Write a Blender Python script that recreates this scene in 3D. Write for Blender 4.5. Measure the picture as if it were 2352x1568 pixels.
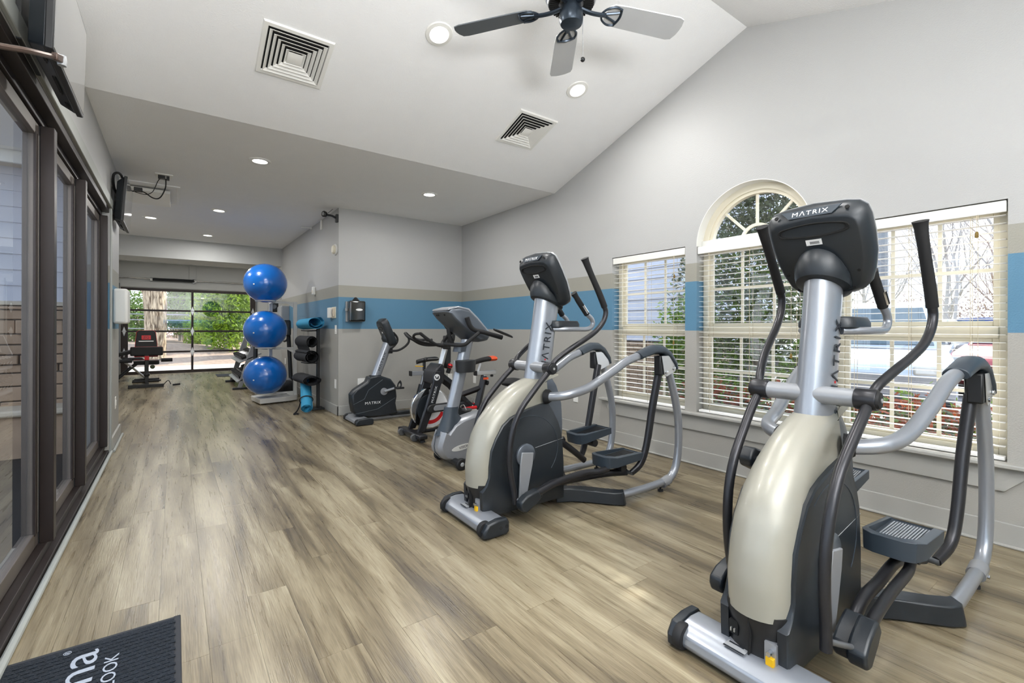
import bpy, bmesh, math, random
from mathutils import Vector, Matrix, Euler, geometry
for _o in list(bpy.data.objects): bpy.data.objects.remove(_o)
SC = bpy.context.scene
COL = SC.collection
PI = math.pi
R = math.radians
random.seed(7)

# ------------------------------------------------------------------ camera
cam_d = bpy.data.cameras.new('camera'); cam = bpy.data.objects.new('camera', cam_d); COL.objects.link(cam)
cam_d.sensor_width = 36.0; cam_d.lens = 1066.7 / 2352 * 36.0
cam_d.shift_y = -(784 - 752.7) / 2352
cam_d.clip_start = 0.05; cam_d.clip_end = 300
cam.matrix_world = (Matrix.Translation((0, 0, 1.16)) @ Matrix.Rotation(-R(35.9647), 4, 'Z')
                    @ Matrix.Rotation(R(90), 4, 'X') @ Matrix.Rotation(0.0026, 4, 'Z'))
SC.camera = cam

# ------------------------------------------------------------------ sky
W = bpy.data.worlds.new('sky'); SC.world = W; W.use_nodes = True
_n = W.node_tree.nodes; _l = W.node_tree.links; _n.clear()
_out = _n.new('ShaderNodeOutputWorld'); _bg = _n.new('ShaderNodeBackground')
_tc = _n.new('ShaderNodeTexCoord'); _sx = _n.new('ShaderNodeSeparateXYZ')
_cr = _n.new('ShaderNodeValToRGB'); _no = _n.new('ShaderNodeTexNoise'); _mx = _n.new('ShaderNodeMixRGB'); _cl = _n.new('ShaderNodeValToRGB')
_cr.color_ramp.elements[0].position = 0.0; _cr.color_ramp.elements[0].color = (0.72, 0.82, 0.97, 1)
_cr.color_ramp.elements[1].position = 0.75; _cr.color_ramp.elements[1].color = (0.30, 0.50, 0.85, 1)
_no.inputs['Scale'].default_value = 3.2; _no.inputs['Detail'].default_value = 6
_cl.color_ramp.elements[0].position = 0.42; _cl.color_ramp.elements[1].position = 0.68
_l.new(_tc.outputs['Generated'], _sx.inputs[0]); _l.new(_sx.outputs['Z'], _cr.inputs[0])
_l.new(_tc.outputs['Generated'], _no.inputs['Vector']); _l.new(_no.outputs['Fac'], _cl.inputs[0])
_l.new(_cl.outputs['Color'], _mx.inputs['Fac']); _l.new(_cr.outputs['Color'], _mx.inputs[1]); _mx.inputs[2].default_value = (0.88, 0.92, 1.0, 1)
_l.new(_mx.outputs[0], _bg.inputs['Color']); _bg.inputs['Strength'].default_value = 2.4
_l.new(_bg.outputs[0], _out.inputs['Surface'])

# ------------------------------------------------------------------ sun, and a soft lamp added behind the camera to brighten the ceiling
def lamp(name, kind, loc, power, col=(1, 1, 1), rot=None, size=None, size_y=None, spread=None):
    d = bpy.data.lights.new(name, kind); d.energy = power; d.color = col
    o = bpy.data.objects.new(name, d); COL.objects.link(o); o.location = loc
    if rot is not None: o.rotation_euler = rot
    if kind == 'AREA':
        d.shape = 'RECTANGLE' if size_y else 'DISK'; d.size = size
        if size_y: d.size_y = size_y
        if spread: d.spread = spread
    elif size: d.shadow_soft_size = size
    return o
SUN_DIR = Vector((1.0, 0.30, 0.98)).normalized()
_s = lamp('sun', 'SUN', (20, 6, 20), 6.0, (1.0, 0.95, 0.86)); _s.data.angle = R(0.6)
_s.rotation_euler = (-SUN_DIR).to_track_quat('-Z', 'Y').to_euler()
lamp('added_uplight', 'AREA', (0.1, -1.5, 1.35), 300, (0.97, 0.985, 1.0), (R(180), 0, 0), 1.6, 1.2)
SC.view_settings.view_transform = 'Standard'; SC.view_settings.look = 'None'
SC.view_settings.gamma = 1.0; SC.view_settings.use_curve_mapping = False
SC.view_settings.exposure = 0.45
SC.cycles.use_denoising = True
SC.cycles.max_bounces = 10; SC.cycles.diffuse_bounces = 5; SC.cycles.glossy_bounces = 4
SC.cycles.transparent_max_bounces = 24; SC.cycles.transmission_bounces = 6
SC.cycles.sample_clamp_indirect = 6.0
SC.cycles.caustics_reflective = False; SC.cycles.caustics_refractive = False

# ------------------------------------------------------------------ mesh helpers
def V(*a): return Vector(a)
def catmull(pts, sub):
    pts = [Vector(p) for p in pts]
    if sub <= 1 or len(pts) < 3: return pts
    out = []
    for i in range(len(pts) - 1):
        p0 = pts[max(i - 1, 0)]; p1 = pts[i]; p2 = pts[i + 1]; p3 = pts[min(i + 2, len(pts) - 1)]
        for k in range(sub):
            t = k / sub
            out.append(0.5 * ((2 * p1) + (p2 - p0) * t + (2 * p0 - 5 * p1 + 4 * p2 - p3) * t * t + (3 * p1 - p0 - 3 * p2 + p3) * t ** 3))
    out.append(pts[-1]); return out
class MB:
    def __init__(s): s.v = []; s.f = []
    def add(s, vs, fs):
        b = len(s.v); s.v += [tuple(p) for p in vs]; s.f += [tuple(b + i for i in f) for f in fs]; return s
    def box(s, x0, x1, y0, y1, z0, z1):
        return s.add([(x0,y0,z0),(x1,y0,z0),(x1,y1,z0),(x0,y1,z0),(x0,y0,z1),(x1,y0,z1),(x1,y1,z1),(x0,y1,z1)],
                     [(0,3,2,1),(4,5,6,7),(0,1,5,4),(1,2,6,5),(2,3,7,6),(3,0,4,7)])
    def obox(s, c, ax, ay, az):
        c = Vector(c); ax = Vector(ax); ay = Vector(ay); az = Vector(az)
        vs = [c + sx*ax + sy*ay + sz*az for sz in (-1,1) for sx, sy in ((-1,-1),(1,-1),(1,1),(-1,1))]
        fs = [(0,3,2,1),(4,5,6,7),(0,1,5,4),(1,2,6,5),(2,3,7,6),(3,0,4,7)]
        if ax.cross(ay).dot(az) < 0: fs = [tuple(reversed(f)) for f in fs]
        return s.add(vs, fs)
    def prism(s, poly, vec):
        poly = [Vector(p) for p in poly]; vec = Vector(vec); n = len(poly)
        nr = Vector((0,0,0))
        for i in range(n): nr += poly[i].cross(poly[(i+1) % n])
        if nr.dot(vec) > 0: poly = poly[::-1]
        vs = poly + [p + vec for p in poly]
        fs = [tuple(range(n)), tuple(range(2*n-1, n-1, -1))]
        fs += [(i, i + n, (i+1) % n + n, (i+1) % n) for i in range(n)]
        return s.add(vs, fs)
    def loft(s, rings, cap=True, closed=False):
        n = len(rings[0]); vs = [p for r in rings for p in r]; fs = []
        m = len(rings)
        for i in range(m if closed else m - 1):
            j = (i + 1) % m
            for k in range(n):
                fs.append((i*n + k, i*n + (k+1) % n, j*n + (k+1) % n, j*n + k))
        if cap and not closed: fs += [tuple(range(n-1, -1, -1)), tuple((m-1)*n + k for k in range(n))]
        return s.add(vs, fs)
    def tube(s, path, r, n=12, sub=4, cap=True, flat=1.0, hint=(0, 0, 1)):
        P0 = [Vector(p) for p in path]
        P = catmull(P0, sub)
        if isinstance(r, (list, tuple)):
            rr = []
            for i in range(len(P)):
                t = i / (len(P) - 1) * (len(r) - 1); a = int(min(t, len(r) - 2)); rr.append(r[a] + (r[a+1] - r[a]) * (t - a))
        else: rr = [r] * len(P)
        rings = []; up = None
        for i, p in enumerate(P):
            t = (P[min(i+1, len(P)-1)] - P[max(i-1, 0)]).normalized()
            if up is None:
                h = Vector(hint)
                if abs(h.dot(t)) > 0.95: h = Vector((1, 0, 0)) if abs(t.x) < 0.9 else Vector((0, 1, 0))
                up = (h - t * h.dot(t)).normalized()
            else: up = (up - t * up.dot(t)).normalized()
            sd = t.cross(up)
            rings.append([p + rr[i] * (math.cos(2*PI*k/n) * sd * flat + math.sin(2*PI*k/n) * up) for k in range(n)])
        return s.loft(rings, cap)
    def cyl(s, p0, p1, r0, r1=None, n=20):
        return s.tube([p0, p1], [r0, r0 if r1 is None else r1], n=n, sub=1)
    def lathe(s, prof, o=(0,0,0), ax=(0,0,1), n=24, cap=True):
        o = Vector(o); ax = Vector(ax).normalized()
        h = Vector((1,0,0)) if abs(ax.x) < 0.9 else Vector((0,1,0))
        a = (h - ax * h.dot(ax)).normalized(); b = ax.cross(a)
        rings = [[o + ax * z + r * (math.cos(2*PI*k/n) * a + math.sin(2*PI*k/n) * b) for k in range(n)] for r, z in prof]
        return s.loft(rings, cap)
    def sphere(s, c, r, n=24, m=14, sq=(1,1,1)):
        c = Vector(c); rings = []
        for i in range(1, m):
            t = PI * i / m
            rings.append([c + Vector((sq[0]*r*math.sin(t)*math.cos(2*PI*k/n), sq[1]*r*math.sin(t)*math.sin(2*PI*k/n), -sq[2]*r*math.cos(t))) for k in range(n)])
        vs = [p for q in rings for p in q]; b = len(vs); fs = []
        for i in range(m - 2):
            for k in range(n): fs.append((i*n+k, i*n+(k+1)%n, (i+1)*n+(k+1)%n, (i+1)*n+k))
        vs += [c + Vector((0,0,-sq[2]*r)), c + Vector((0,0,sq[2]*r))]
        for k in range(n): fs.append((b, (k+1)%n, k)); fs.append((b+1, (m-2)*n+k, (m-2)*n+(k+1)%n))
        return s.add(vs, fs)
    def mesh(s, name, smooth=35):
        me = bpy.data.meshes.new(name); me.from_pydata(s.v, [], s.f); me.update()
        if smooth:
            me.shade_smooth(); me.set_sharp_from_angle(angle=R(smooth))
        return me
def obj(name, me, mat=None, parent=None, bevel=0, seg=2):
    if isinstance(me, MB): me = me.mesh(name)
    if mat is not None and not me.materials: me.materials.append(M[mat] if isinstance(mat, str) else mat)
    o = bpy.data.objects.new(name, me); COL.objects.link(o)
    if parent is not None: o.parent = parent
    if bevel:
        b = o.modifiers.new('bevel', 'BEVEL'); b.width = bevel; b.segments = seg; b.limit_method = 'ANGLE'; b.angle_limit = R(40)
        b.harden_normals = False
    return o
def tag(o, label=None, cat=None, group=None, kind=None):
    if label: o['label'] = label
    if cat: o['category'] = cat
    if group: o['group'] = group
    if kind: o['kind'] = kind
    return o
def thing(name, label, cat, loc=(0,0,0), rz=0, group=None):
    o = bpy.data.objects.new(name, None); COL.objects.link(o); o.location = loc; o.rotation_euler = (0, 0, rz)
    o.empty_display_size = 0.1
    return tag(o, label, cat, group)
def struct(name, mb=None, mat=None, bevel=0, label=None):
    if mb is None:
        o = bpy.data.objects.new(name, None); COL.objects.link(o)
    else: o = obj(name, mb, mat, None, bevel)
    return tag(o, label=label, kind='structure')
def text_mesh(txt, size, ext=0.0006, spacing=1.0, width=None, bold=0.0):
    c = bpy.data.curves.new('lettering', 'FONT'); c.body = txt; c.size = size; c.extrude = ext; c.space_character = spacing
    c.align_x = 'CENTER'; c.align_y = 'CENTER'; c.resolution_u = 3; c.offset = bold
    t = bpy.data.objects.new('lettering', c); COL.objects.link(t)
    bpy.context.view_layer.update()
    me = bpy.data.meshes.new_from_object(t.evaluated_get(bpy.context.evaluated_depsgraph_get()))
    bpy.data.objects.remove(t); bpy.data.curves.remove(c)
    if width:
        xs = [v.co.x for v in me.vertices]; k = width / (max(xs) - min(xs)); m0 = (max(xs) + min(xs)) / 2
        for v in me.vertices: v.co.x = (v.co.x - m0) * k
    return me
def put_text(txt, size, mat, parent, pos, right, up, name='lettering', spacing=1.0, width=None, ext=0.0006, bold=0.0):
    me = text_mesh(txt, size, ext, spacing, width, bold)
    r = Vector(right).normalized(); u = Vector(up); u = (u - r * u.dot(r)).normalized(); n = r.cross(u)
    mt = Matrix((( r.x, u.x, n.x, pos[0]), (r.y, u.y, n.y, pos[1]), (r.z, u.z, n.z, pos[2]), (0, 0, 0, 1)))
    me.transform(mt); me.materials.clear()
    return obj(name, me, mat, parent)
def rrect(w, h, r, n=5):
    out = []
    for cx, cy, a0 in ((w/2-r, h/2-r, 0), (-w/2+r, h/2-r, 90), (-w/2+r, -h/2+r, 180), (w/2-r, -h/2+r, 270)):
        for k in range(n + 1):
            a = R(a0 + 90 * k / n); out.append((cx + r * math.cos(a), cy + r * math.sin(a)))
    return out

# ------------------------------------------------------------------ materials
M = {}
def lin(h):
    h = h.lstrip('#'); out = []
    for i in (0, 2, 4):
        c = int(h[i:i+2], 16) / 255; out.append(c / 12.92 if c <= 0.04045 else ((c + 0.055) / 1.055) ** 2.4)
    return (*out, 1)
def mat(name, col, rough=0.5, metal=0.0, var=0.06, vscale=6, bump=0.0, bscale=80, coat=0.0, emit=None, spec=None, trans=0.0, rvar=0.0):
    m = bpy.data.materials.new(name); m.use_nodes = True; M[name] = m
    nt = m.node_tree; b = nt.nodes['Principled BSDF']
    c = lin(col) if isinstance(col, str) else (*col, 1)
    tc = nt.nodes.new('ShaderNodeTexCoord')
    if var:
        no = nt.nodes.new('ShaderNodeTexNoise'); no.inputs['Scale'].default_value = vscale; no.inputs['Detail'].default_value = 3
        mx = nt.nodes.new('ShaderNodeMixRGB'); mx.blend_type = 'MULTIPLY'; mx.inputs[1].default_value = c
        cr = nt.nodes.new('ShaderNodeValToRGB'); cr.color_ramp.elements[0].color = (1-var*2,)*3 + (1,); cr.color_ramp.elements[1].color = (1, 1, 1, 1)
        nt.links.new(tc.outputs['Object'], no.inputs['Vector']); nt.links.new(no.outputs['Fac'], cr.inputs[0])
        nt.links.new(cr.outputs[0], mx.inputs[2]); mx.inputs[0].default_value = 1
        nt.links.new(mx.outputs[0], b.inputs['Base Color'])
    else: b.inputs['Base Color'].default_value = c
    b.inputs['Roughness'].default_value = rough; b.inputs['Metallic'].default_value = metal
    if coat: b.inputs['Coat Weight'].default_value = coat; b.inputs['Coat Roughness'].default_value = 0.08
    if spec is not None: b.inputs['Specular IOR Level'].default_value = spec
    if trans: b.inputs['Transmission Weight'].default_value = trans
    if emit: b.inputs['Emission Color'].default_value = (*emit[:3], 1); b.inputs['Emission Strength'].default_value = emit[3]
    if bump:
        n2 = nt.nodes.new('ShaderNodeTexNoise'); n2.inputs['Scale'].default_value = bscale; n2.inputs['Detail'].default_value = 2
        bp = nt.nodes.new('ShaderNodeBump'); bp.inputs['Strength'].default_value = bump; bp.inputs['Distance'].default_value = 0.01
        nt.links.new(tc.outputs['Object'], n2.inputs['Vector']); nt.links.new(n2.outputs['Fac'], bp.inputs['Height'])
        nt.links.new(bp.outputs[0], b.inputs['Normal'])
    return m
def glass(name, tint, refl=1.0, haze=0.0):
    m = bpy.data.materials.new(name); m.use_nodes = True; M[name] = m
    nt = m.node_tree; nt.nodes.clear()
    o = nt.nodes.new('ShaderNodeOutputMaterial'); t = nt.nodes.new('ShaderNodeBsdfTransparent'); g = nt.nodes.new('ShaderNodeBsdfGlossy')
    t.inputs[0].default_value = (*tint, 1); g.inputs['Roughness'].default_value = 0.0
    f = nt.nodes.new('ShaderNodeFresnel'); f.inputs[0].default_value = 2.4
    no = nt.nodes.new('ShaderNodeTexNoise'); no.inputs['Scale'].default_value = 2.4
    mt = nt.nodes.new('ShaderNodeMath'); mt.operation = 'MULTIPLY'; mt.inputs[1].default_value = refl
    ms = nt.nodes.new('ShaderNodeMixShader')
    ge = nt.nodes.new('ShaderNodeNewGeometry'); iv = nt.nodes.new('ShaderNodeMath'); iv.operation = 'SUBTRACT'; iv.inputs[0].default_value = 1.0; m3 = nt.nodes.new('ShaderNodeMath'); m3.operation = 'MULTIPLY'
    nt.links.new(ge.outputs['Backfacing'], iv.inputs[1]); nt.links.new(f.outputs[0], mt.inputs[0]); nt.links.new(mt.outputs[0], m3.inputs[0]); nt.links.new(iv.outputs[0], m3.inputs[1]); nt.links.new(m3.outputs[0], ms.inputs[0])
    nt.links.new(t.outputs[0], ms.inputs[1]); nt.links.new(g.outputs[0], ms.inputs[2])
    last = ms
    if haze:
        d = nt.nodes.new('ShaderNodeBsdfDiffuse'); d.inputs[0].default_value = (0.8, 0.8, 0.8, 1)
        m2 = nt.nodes.new('ShaderNodeMixShader'); cr = nt.nodes.new('ShaderNodeMath'); cr.operation = 'MULTIPLY'; cr.inputs[1].default_value = haze
        nt.links.new(no.outputs['Fac'], cr.inputs[0]); nt.links.new(cr.outputs[0], m2.inputs[0])
        nt.links.new(ms.outputs[0], m2.inputs[1]); nt.links.new(d.outputs[0], m2.inputs[2]); last = m2
    nt.links.new(last.outputs[0], o.inputs[0])
    return m
def leafmat(name, col, rough=.6, var=.3, vscale=3):
    m = mat(name, col, rough, var=var, vscale=vscale); nt = m.node_tree; b = nt.nodes['Principled BSDF']; o = nt.nodes['Material Output']
    t = nt.nodes.new('ShaderNodeBsdfTranslucent'); ms = nt.nodes.new('ShaderNodeMixShader'); ms.inputs[0].default_value = .45
    src = b.inputs['Base Color'].links[0].from_socket; nt.links.new(src, t.inputs[0])
    nt.links.new(b.outputs[0], ms.inputs[1]); nt.links.new(t.outputs[0], ms.inputs[2]); nt.links.new(ms.outputs[0], o.inputs[0])
    return m
mat('ceiling_paint', '#f5f5f5', 0.85, var=0.02, bump=0.25, bscale=120)
mat('trim_grey', '#9fa29d', 0.5, var=0.03)
mat('base_paint', '#a6a5a0', 0.45, var=0.03, bump=0.05)
mat('white_paint', '#ecebe6', 0.45, var=0.03)
mat('white_plastic', '#e9e8e3', 0.4, var=0.02)
mat('ivory_vinyl', '#e3dcc8', 0.45, var=0.03)
mat('slat_white', '#f5f4f1', 0.4, var=0.02)
mat('bronze', '#302826', 0.42, 0.35, var=0.1, vscale=3)
mat('bronze_light', '#8d8780', 0.35, 0.5, var=0.08)
mat('bronze_mid', '#6d655f', 0.4, 0.4, var=0.08)
mat('gasket', '#16181b', 0.6)
mat('black_plastic', '#1b1c1e', 0.42, var=0.1)
mat('charcoal', '#20252a', 0.38, var=0.08, bump=0.04, bscale=400)
mat('slate', '#323b44', 0.42, var=0.06)
mat('dark_metal', '#343437', 0.33, 0.55, var=0.05)
mat('graphite', '#5c626a', 0.34, 0.45, var=0.04)
mat('silver', '#999da4', 0.28, 0.5, var=0.03, coat=0.3)
mat('silver_plate', '#d4d5d6', 0.28, 0.8, var=0.03)
mat('silver_grey', '#999b9f', 0.34, 0.35, var=0.03)
mat('cream_shell', '#9c998d', 0.36, 0.12, var=0.02, coat=0.25)
mat('chrome', '#d8d9da', 0.12, 1.0, var=0.02)
mat('rubber', '#141416', 0.7)
mat('red', '#d01a22', 0.35)
mat('orange', '#e2552b', 0.4)
mat('yellow', '#f2bd16', 0.4)
mat('ink_dark', '#20242b', 0.5, var=0)
mat('ink_white', '#e8e8e8', 0.5, var=0)
mat('ball_blue', '#0a69c4', 0.25, 0.0, var=0.05, coat=0.7)
mat('mat_blue', '#2f8fb8', 0.75, var=0.06)
mat('mat_black', '#202124', 0.8, var=0.1)
mat('rack_white', '#dedcd6', 0.45)
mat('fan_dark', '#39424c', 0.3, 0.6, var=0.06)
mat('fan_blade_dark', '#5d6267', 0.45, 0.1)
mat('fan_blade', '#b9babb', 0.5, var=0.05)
mat('screen_glass', '#8b8b8a', 0.06, 0.0, var=0, spec=0.9)
mat('bezel_grey', '#9fa1a3', 0.35)
mat('lamp_glow', '#ffffff', 0.5, var=0, emit=(1, 0.98, 0.94, 6.0))
mat('vent_dark', '#101010', 0.9)
mat('asphalt', '#8f8a86', 0.9, bump=0.3, bscale=30)
mat('concrete', '#c9bfb2', 0.85, bump=0.2, bscale=20)
mat('mulch', '#b99f8c', 0.95, var=0.25, vscale=9, bump=1.0, bscale=12)
mat('grass', '#b9ad73', 0.95, var=0.25, vscale=5, bump=0.8, bscale=30)
mat('bark', '#c4aa8c', 0.95, var=0.3, vscale=8, bump=1.0, bscale=14)
mat('bark_grey', '#b9b1aa', 0.95, var=0.2, vscale=8)
leafmat('leaf_bright', '#b4d63a', 0.6, var=0.3, vscale=3)
leafmat('leaf_green', '#83a548', 0.6, var=0.3, vscale=3)
leafmat('leaf_dark', '#76805f', 0.6, var=0.3, vscale=4)
leafmat('leaf_red', '#c4663f', 0.7, var=0.3, vscale=6)
mat('twig_rust', '#b39a8c', 0.9, var=0.2)
mat('siding', '#d2d4df', 0.75, var=0.05, vscale=2, bump=0.12, bscale=10)
mat('shingle', '#aaa198', 0.95, var=0.25, vscale=8, bump=0.5, bscale=60)
mat('stone_tan', '#c0a48a', 0.9, var=0.25, vscale=5, bump=0.7, bscale=14)
mat('brick_tan', '#b49a80', 0.9, var=0.2, vscale=6, bump=0.4, bscale=40)
mat('paver', '#b09c8d', 0.9, var=0.22, vscale=5, bump=0.4, bscale=40)
mat('mortar', '#77706a', 0.95)
mat('beige_paint', '#cfc3b1', 0.7)
mat('steel_tube', '#7d7f82', 0.3, 0.7)
mat('car_silver', '#b9bcc2', 0.25, 0.4, coat=0.6)
mat('car_dark', '#4d4a4a', 0.25, 0.3, coat=0.6)
mat('car_blue', '#28407a', 0.3, 0.2, coat=0.5)
mat('car_red', '#a3242c', 0.3, 0.2, coat=0.5)
mat('car_glass', '#5b6a70', 0.08, 0.0, var=0)
mat('carpet_navy', '#1c2530', 0.95, var=0.35, vscale=60, bump=1.0, bscale=160)
mat('mat_edge', '#25272c', 0.7)
mat('carpet_letter', '#a9afba', 0.95, var=0.15, vscale=80)
mat('copper', '#5d4d45', 0.35, 0.6)
mat('cabinet_grey', '#9b9fa3', 0.5)
mat('cord_tan', '#c9bda3', 0.8)
mat('tassel_wood', '#7d6427', 0.6)
glass('window_glass', (0.97, 0.98, 0.97), 0.6)
glass('door_glass', (0.90, 0.91, 0.90), 1.0)
glass('garage_glass', (0.97, 0.98, 0.96), 0.8)
def bands_mat(name, zones, rough=0.5, bump=0.16):
    m = mat(name, '#ffffff', rough, var=0.0, bump=bump, bscale=130); nt = m.node_tree; b = nt.nodes['Principled BSDF']
    g = nt.nodes.new('ShaderNodeNewGeometry'); s = nt.nodes.new('ShaderNodeSeparateXYZ'); d = nt.nodes.new('ShaderNodeMath')
    d.operation = 'DIVIDE'; d.inputs[1].default_value = 4.0; cr = nt.nodes.new('ShaderNodeValToRGB'); cr.color_ramp.interpolation = 'CONSTANT'
    nt.links.new(g.outputs['Position'], s.inputs[0]); nt.links.new(s.outputs['Z'], d.inputs[0]); nt.links.new(d.outputs[0], cr.inputs[0])
    e = cr.color_ramp.elements
    for i, (z, c) in enumerate(zones):
        el = e[i] if i < 2 else e.new(z / 4)
        el.position = z / 4; el.color = lin(c)
    no = nt.nodes.new('ShaderNodeTexNoise'); no.inputs['Scale'].default_value = 2.0
    c2 = nt.nodes.new('ShaderNodeValToRGB'); c2.color_ramp.elements[0].color = (0.94, 0.94, 0.94, 1)
    mx = nt.nodes.new('ShaderNodeMixRGB'); mx.blend_type = 'MULTIPLY'; mx.inputs[0].default_value = 1
    nt.links.new(no.outputs['Fac'], c2.inputs[0]); nt.links.new(cr.outputs[0], mx.inputs[1]); nt.links.new(c2.outputs[0], mx.inputs[2])
    nt.links.new(mx.outputs[0], b.inputs['Base Color'])
    return m
bands_mat('wall_paint', [(0.0, '#a3a19b'), (1.126, '#54809c'), (1.561, '#97958b'), (1.709, '#b1b1b0')])
mat('wall_plain', '#b9bab8', 0.6, var=0.03, bump=0.16, bscale=130)
def bark_mat():
    m = mat('bark', '#ffffff', .95, var=0); nt = m.node_tree; b = nt.nodes['Principled BSDF']; N = nt.nodes.new; L = nt.links.new
    tc = N('ShaderNodeTexCoord'); mp = N('ShaderNodeMapping'); mp.inputs['Scale'].default_value = (9, 9, 1.6); no = N('ShaderNodeTexNoise'); no.inputs['Scale'].default_value = 2.2; no.inputs['Detail'].default_value = 6; no.inputs['Distortion'].default_value = .6
    cr = N('ShaderNodeValToRGB'); e = cr.color_ramp.elements; e[0].position = .36; e[0].color = lin('#5d4936'); e[1].position = .62; e[1].color = lin('#d8c2a6')
    L(tc.outputs['Object'], mp.inputs[0]); L(mp.outputs[0], no.inputs['Vector']); L(no.outputs['Fac'], cr.inputs[0]); L(cr.outputs[0], b.inputs['Base Color'])
    bp = N('ShaderNodeBump'); bp.inputs['Strength'].default_value = 1; bp.inputs['Distance'].default_value = .06; L(no.outputs['Fac'], bp.inputs['Height']); L(bp.outputs[0], b.inputs['Normal'])
bark_mat()
def wood_mat():
    m = mat('plank_oak', '#ffffff', 0.36, var=0.0); nt = m.node_tree; b = nt.nodes['Principled BSDF']; N = nt.nodes.new; L = nt.links.new
    gp = N('ShaderNodeNewGeometry'); oi = N('ShaderNodeObjectInfo'); cb = N('ShaderNodeCombineXYZ'); ad = N('ShaderNodeVectorMath'); ad.operation = 'ADD'
    ml = N('ShaderNodeMath'); ml.operation = 'MULTIPLY'; ml.inputs[1].default_value = 0.9; m2 = N('ShaderNodeMath'); m2.operation = 'MULTIPLY'; m2.inputs[1].default_value = 0.035
    L(oi.outputs['Random'], ml.inputs[0]); L(oi.outputs['Random'], m2.inputs[0]); L(m2.outputs[0], cb.inputs[0]); L(ml.outputs[0], cb.inputs[1])
    L(gp.outputs['Position'], ad.inputs[0]); L(cb.outputs[0], ad.inputs[1])
    def noise(sc, scale, det, dist=0.0):
        mp = N('ShaderNodeMapping'); mp.inputs['Scale'].default_value = sc; L(ad.outputs[0], mp.inputs['Vector'])
        no = N('ShaderNodeTexNoise'); no.inputs['Scale'].default_value = scale; no.inputs['Detail'].default_value = det; no.inputs['Distortion'].default_value = dist
        L(mp.outputs[0], no.inputs['Vector']); return no
    big = noise((7.5, .75, 1), 1.0, 4, 0.6); fine = noise((48, 2.2, 1), 1.0, 5, 0.7); grain = noise((220, 9, 1), 1.0, 2)
    cr = N('ShaderNodeValToRGB'); e = cr.color_ramp.elements
    e[0].position = 0.28; e[0].color = lin('#50473a'); e[1].position = 0.70; e[1].color = lin('#a3987f')
    x = e.new(0.42); x.color = lin('#726650'); x = e.new(0.55); x.color = lin('#8a7e66')
    tone = N('ShaderNodeMath'); tone.operation = 'MULTIPLY_ADD'; tone.inputs[1].default_value = 0.07; tone.inputs[2].default_value = -0.035
    L(oi.outputs['Random'], tone.inputs[0])
    s1 = N('ShaderNodeMath'); s1.operation = 'ADD'; L(big.outputs['Fac'], s1.inputs[0]); L(tone.outputs[0], s1.inputs[1])
    f2 = N('ShaderNodeMath'); f2.operation = 'MULTIPLY_ADD'; f2.inputs[1].default_value = 0.34; f2.inputs[2].default_value = -0.17; L(fine.outputs['Fac'], f2.inputs[0])
    s2 = N('ShaderNodeMath'); s2.operation = 'ADD'; L(s1.outputs[0], s2.inputs[0]); L(f2.outputs[0], s2.inputs[1])
    L(s2.outputs[0], cr.inputs[0])
    g2 = N('ShaderNodeValToRGB'); g2.color_ramp.elements[0].position = 0.36; g2.color_ramp.elements[0].color = (0.72, 0.70, 0.68, 1); g2.color_ramp.elements[1].position = 0.56
    L(grain.outputs['Fac'], g2.inputs[0])
    mx = N('ShaderNodeMixRGB'); mx.blend_type = 'MULTIPLY'; mx.inputs[0].default_value = 0.8; L(cr.outputs[0], mx.inputs[1]); L(g2.outputs[0], mx.inputs[2])
    L(mx.outputs[0], b.inputs['Base Color'])
    bp = N('ShaderNodeBump'); bp.inputs['Strength'].default_value = 0.25; bp.inputs['Distance'].default_value = 0.002; L(grain.outputs['Fac'], bp.inputs['Height']); L(bp.outputs[0], b.inputs['Normal'])
    rr = N('ShaderNodeMath'); rr.operation = 'MULTIPLY_ADD'; rr.inputs[1].default_value = 0.22; rr.inputs[2].default_value = 0.19; L(fine.outputs['Fac'], rr.inputs[0]); L(rr.outputs[0], b.inputs['Roughness'])
wood_mat()
# ================================================================== SETTING
XR, XL, XP, YB = 3.6, -0.5, 1.742, 6.292          # window wall, glass wall, partition face, rear wall
CZ, YK, YR, ZR = 2.737, 4.118, 1.856, 3.506       # low ceiling, crease, ridge
YN = -2.6; YW = 6.46; YBM = 10.3; YG = 14.4; XF = -1.25; XE = 3.0
def holed(outer, holes, f, d0, d1):
    mb = MB(); loops = [outer] + holes
    tri = geometry.tessellate_polygon([[Vector((a, b, 0)) for a, b in lp] for lp in loops])
    flat = [p for lp in loops for p in lp]; n = len(flat)
    vs = [f(a, b, d0) for a, b in flat] + [f(a, b, d1) for a, b in flat]
    fs = []
    c0 = f(0, 0, d0); ax = Vector(f(1, 0, d0)) - Vector(c0); ay = Vector(f(0, 1, d0)) - Vector(c0); an = Vector(f(0, 0, d1)) - Vector(c0)
    sg = ax.cross(ay).dot(an)
    for t in tri:
        p = [Vector((flat[i][0], flat[i][1], 0)) for i in t]
        ccw = (p[1]-p[0]).cross(p[2]-p[0]).z > 0
        t = tuple(t)
        if ccw != (sg < 0): t = t[::-1]
        fs.append(t); fs.append(tuple(i + n for i in reversed(t)))
    b = 0
    for lp in loops:
        m = len(lp)
        for i in range(m): fs.append((b + i, b + (i+1) % m, b + (i+1) % m + n, b + i + n))
        b += m
    mb.add(vs, fs)
    me = mb.mesh('wall', 0)
    bm = bmesh.new(); bm.from_mesh(me); bmesh.ops.recalc_face_normals(bm, faces=bm.faces); bm.to_mesh(me); bm.free()
    return me
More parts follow.
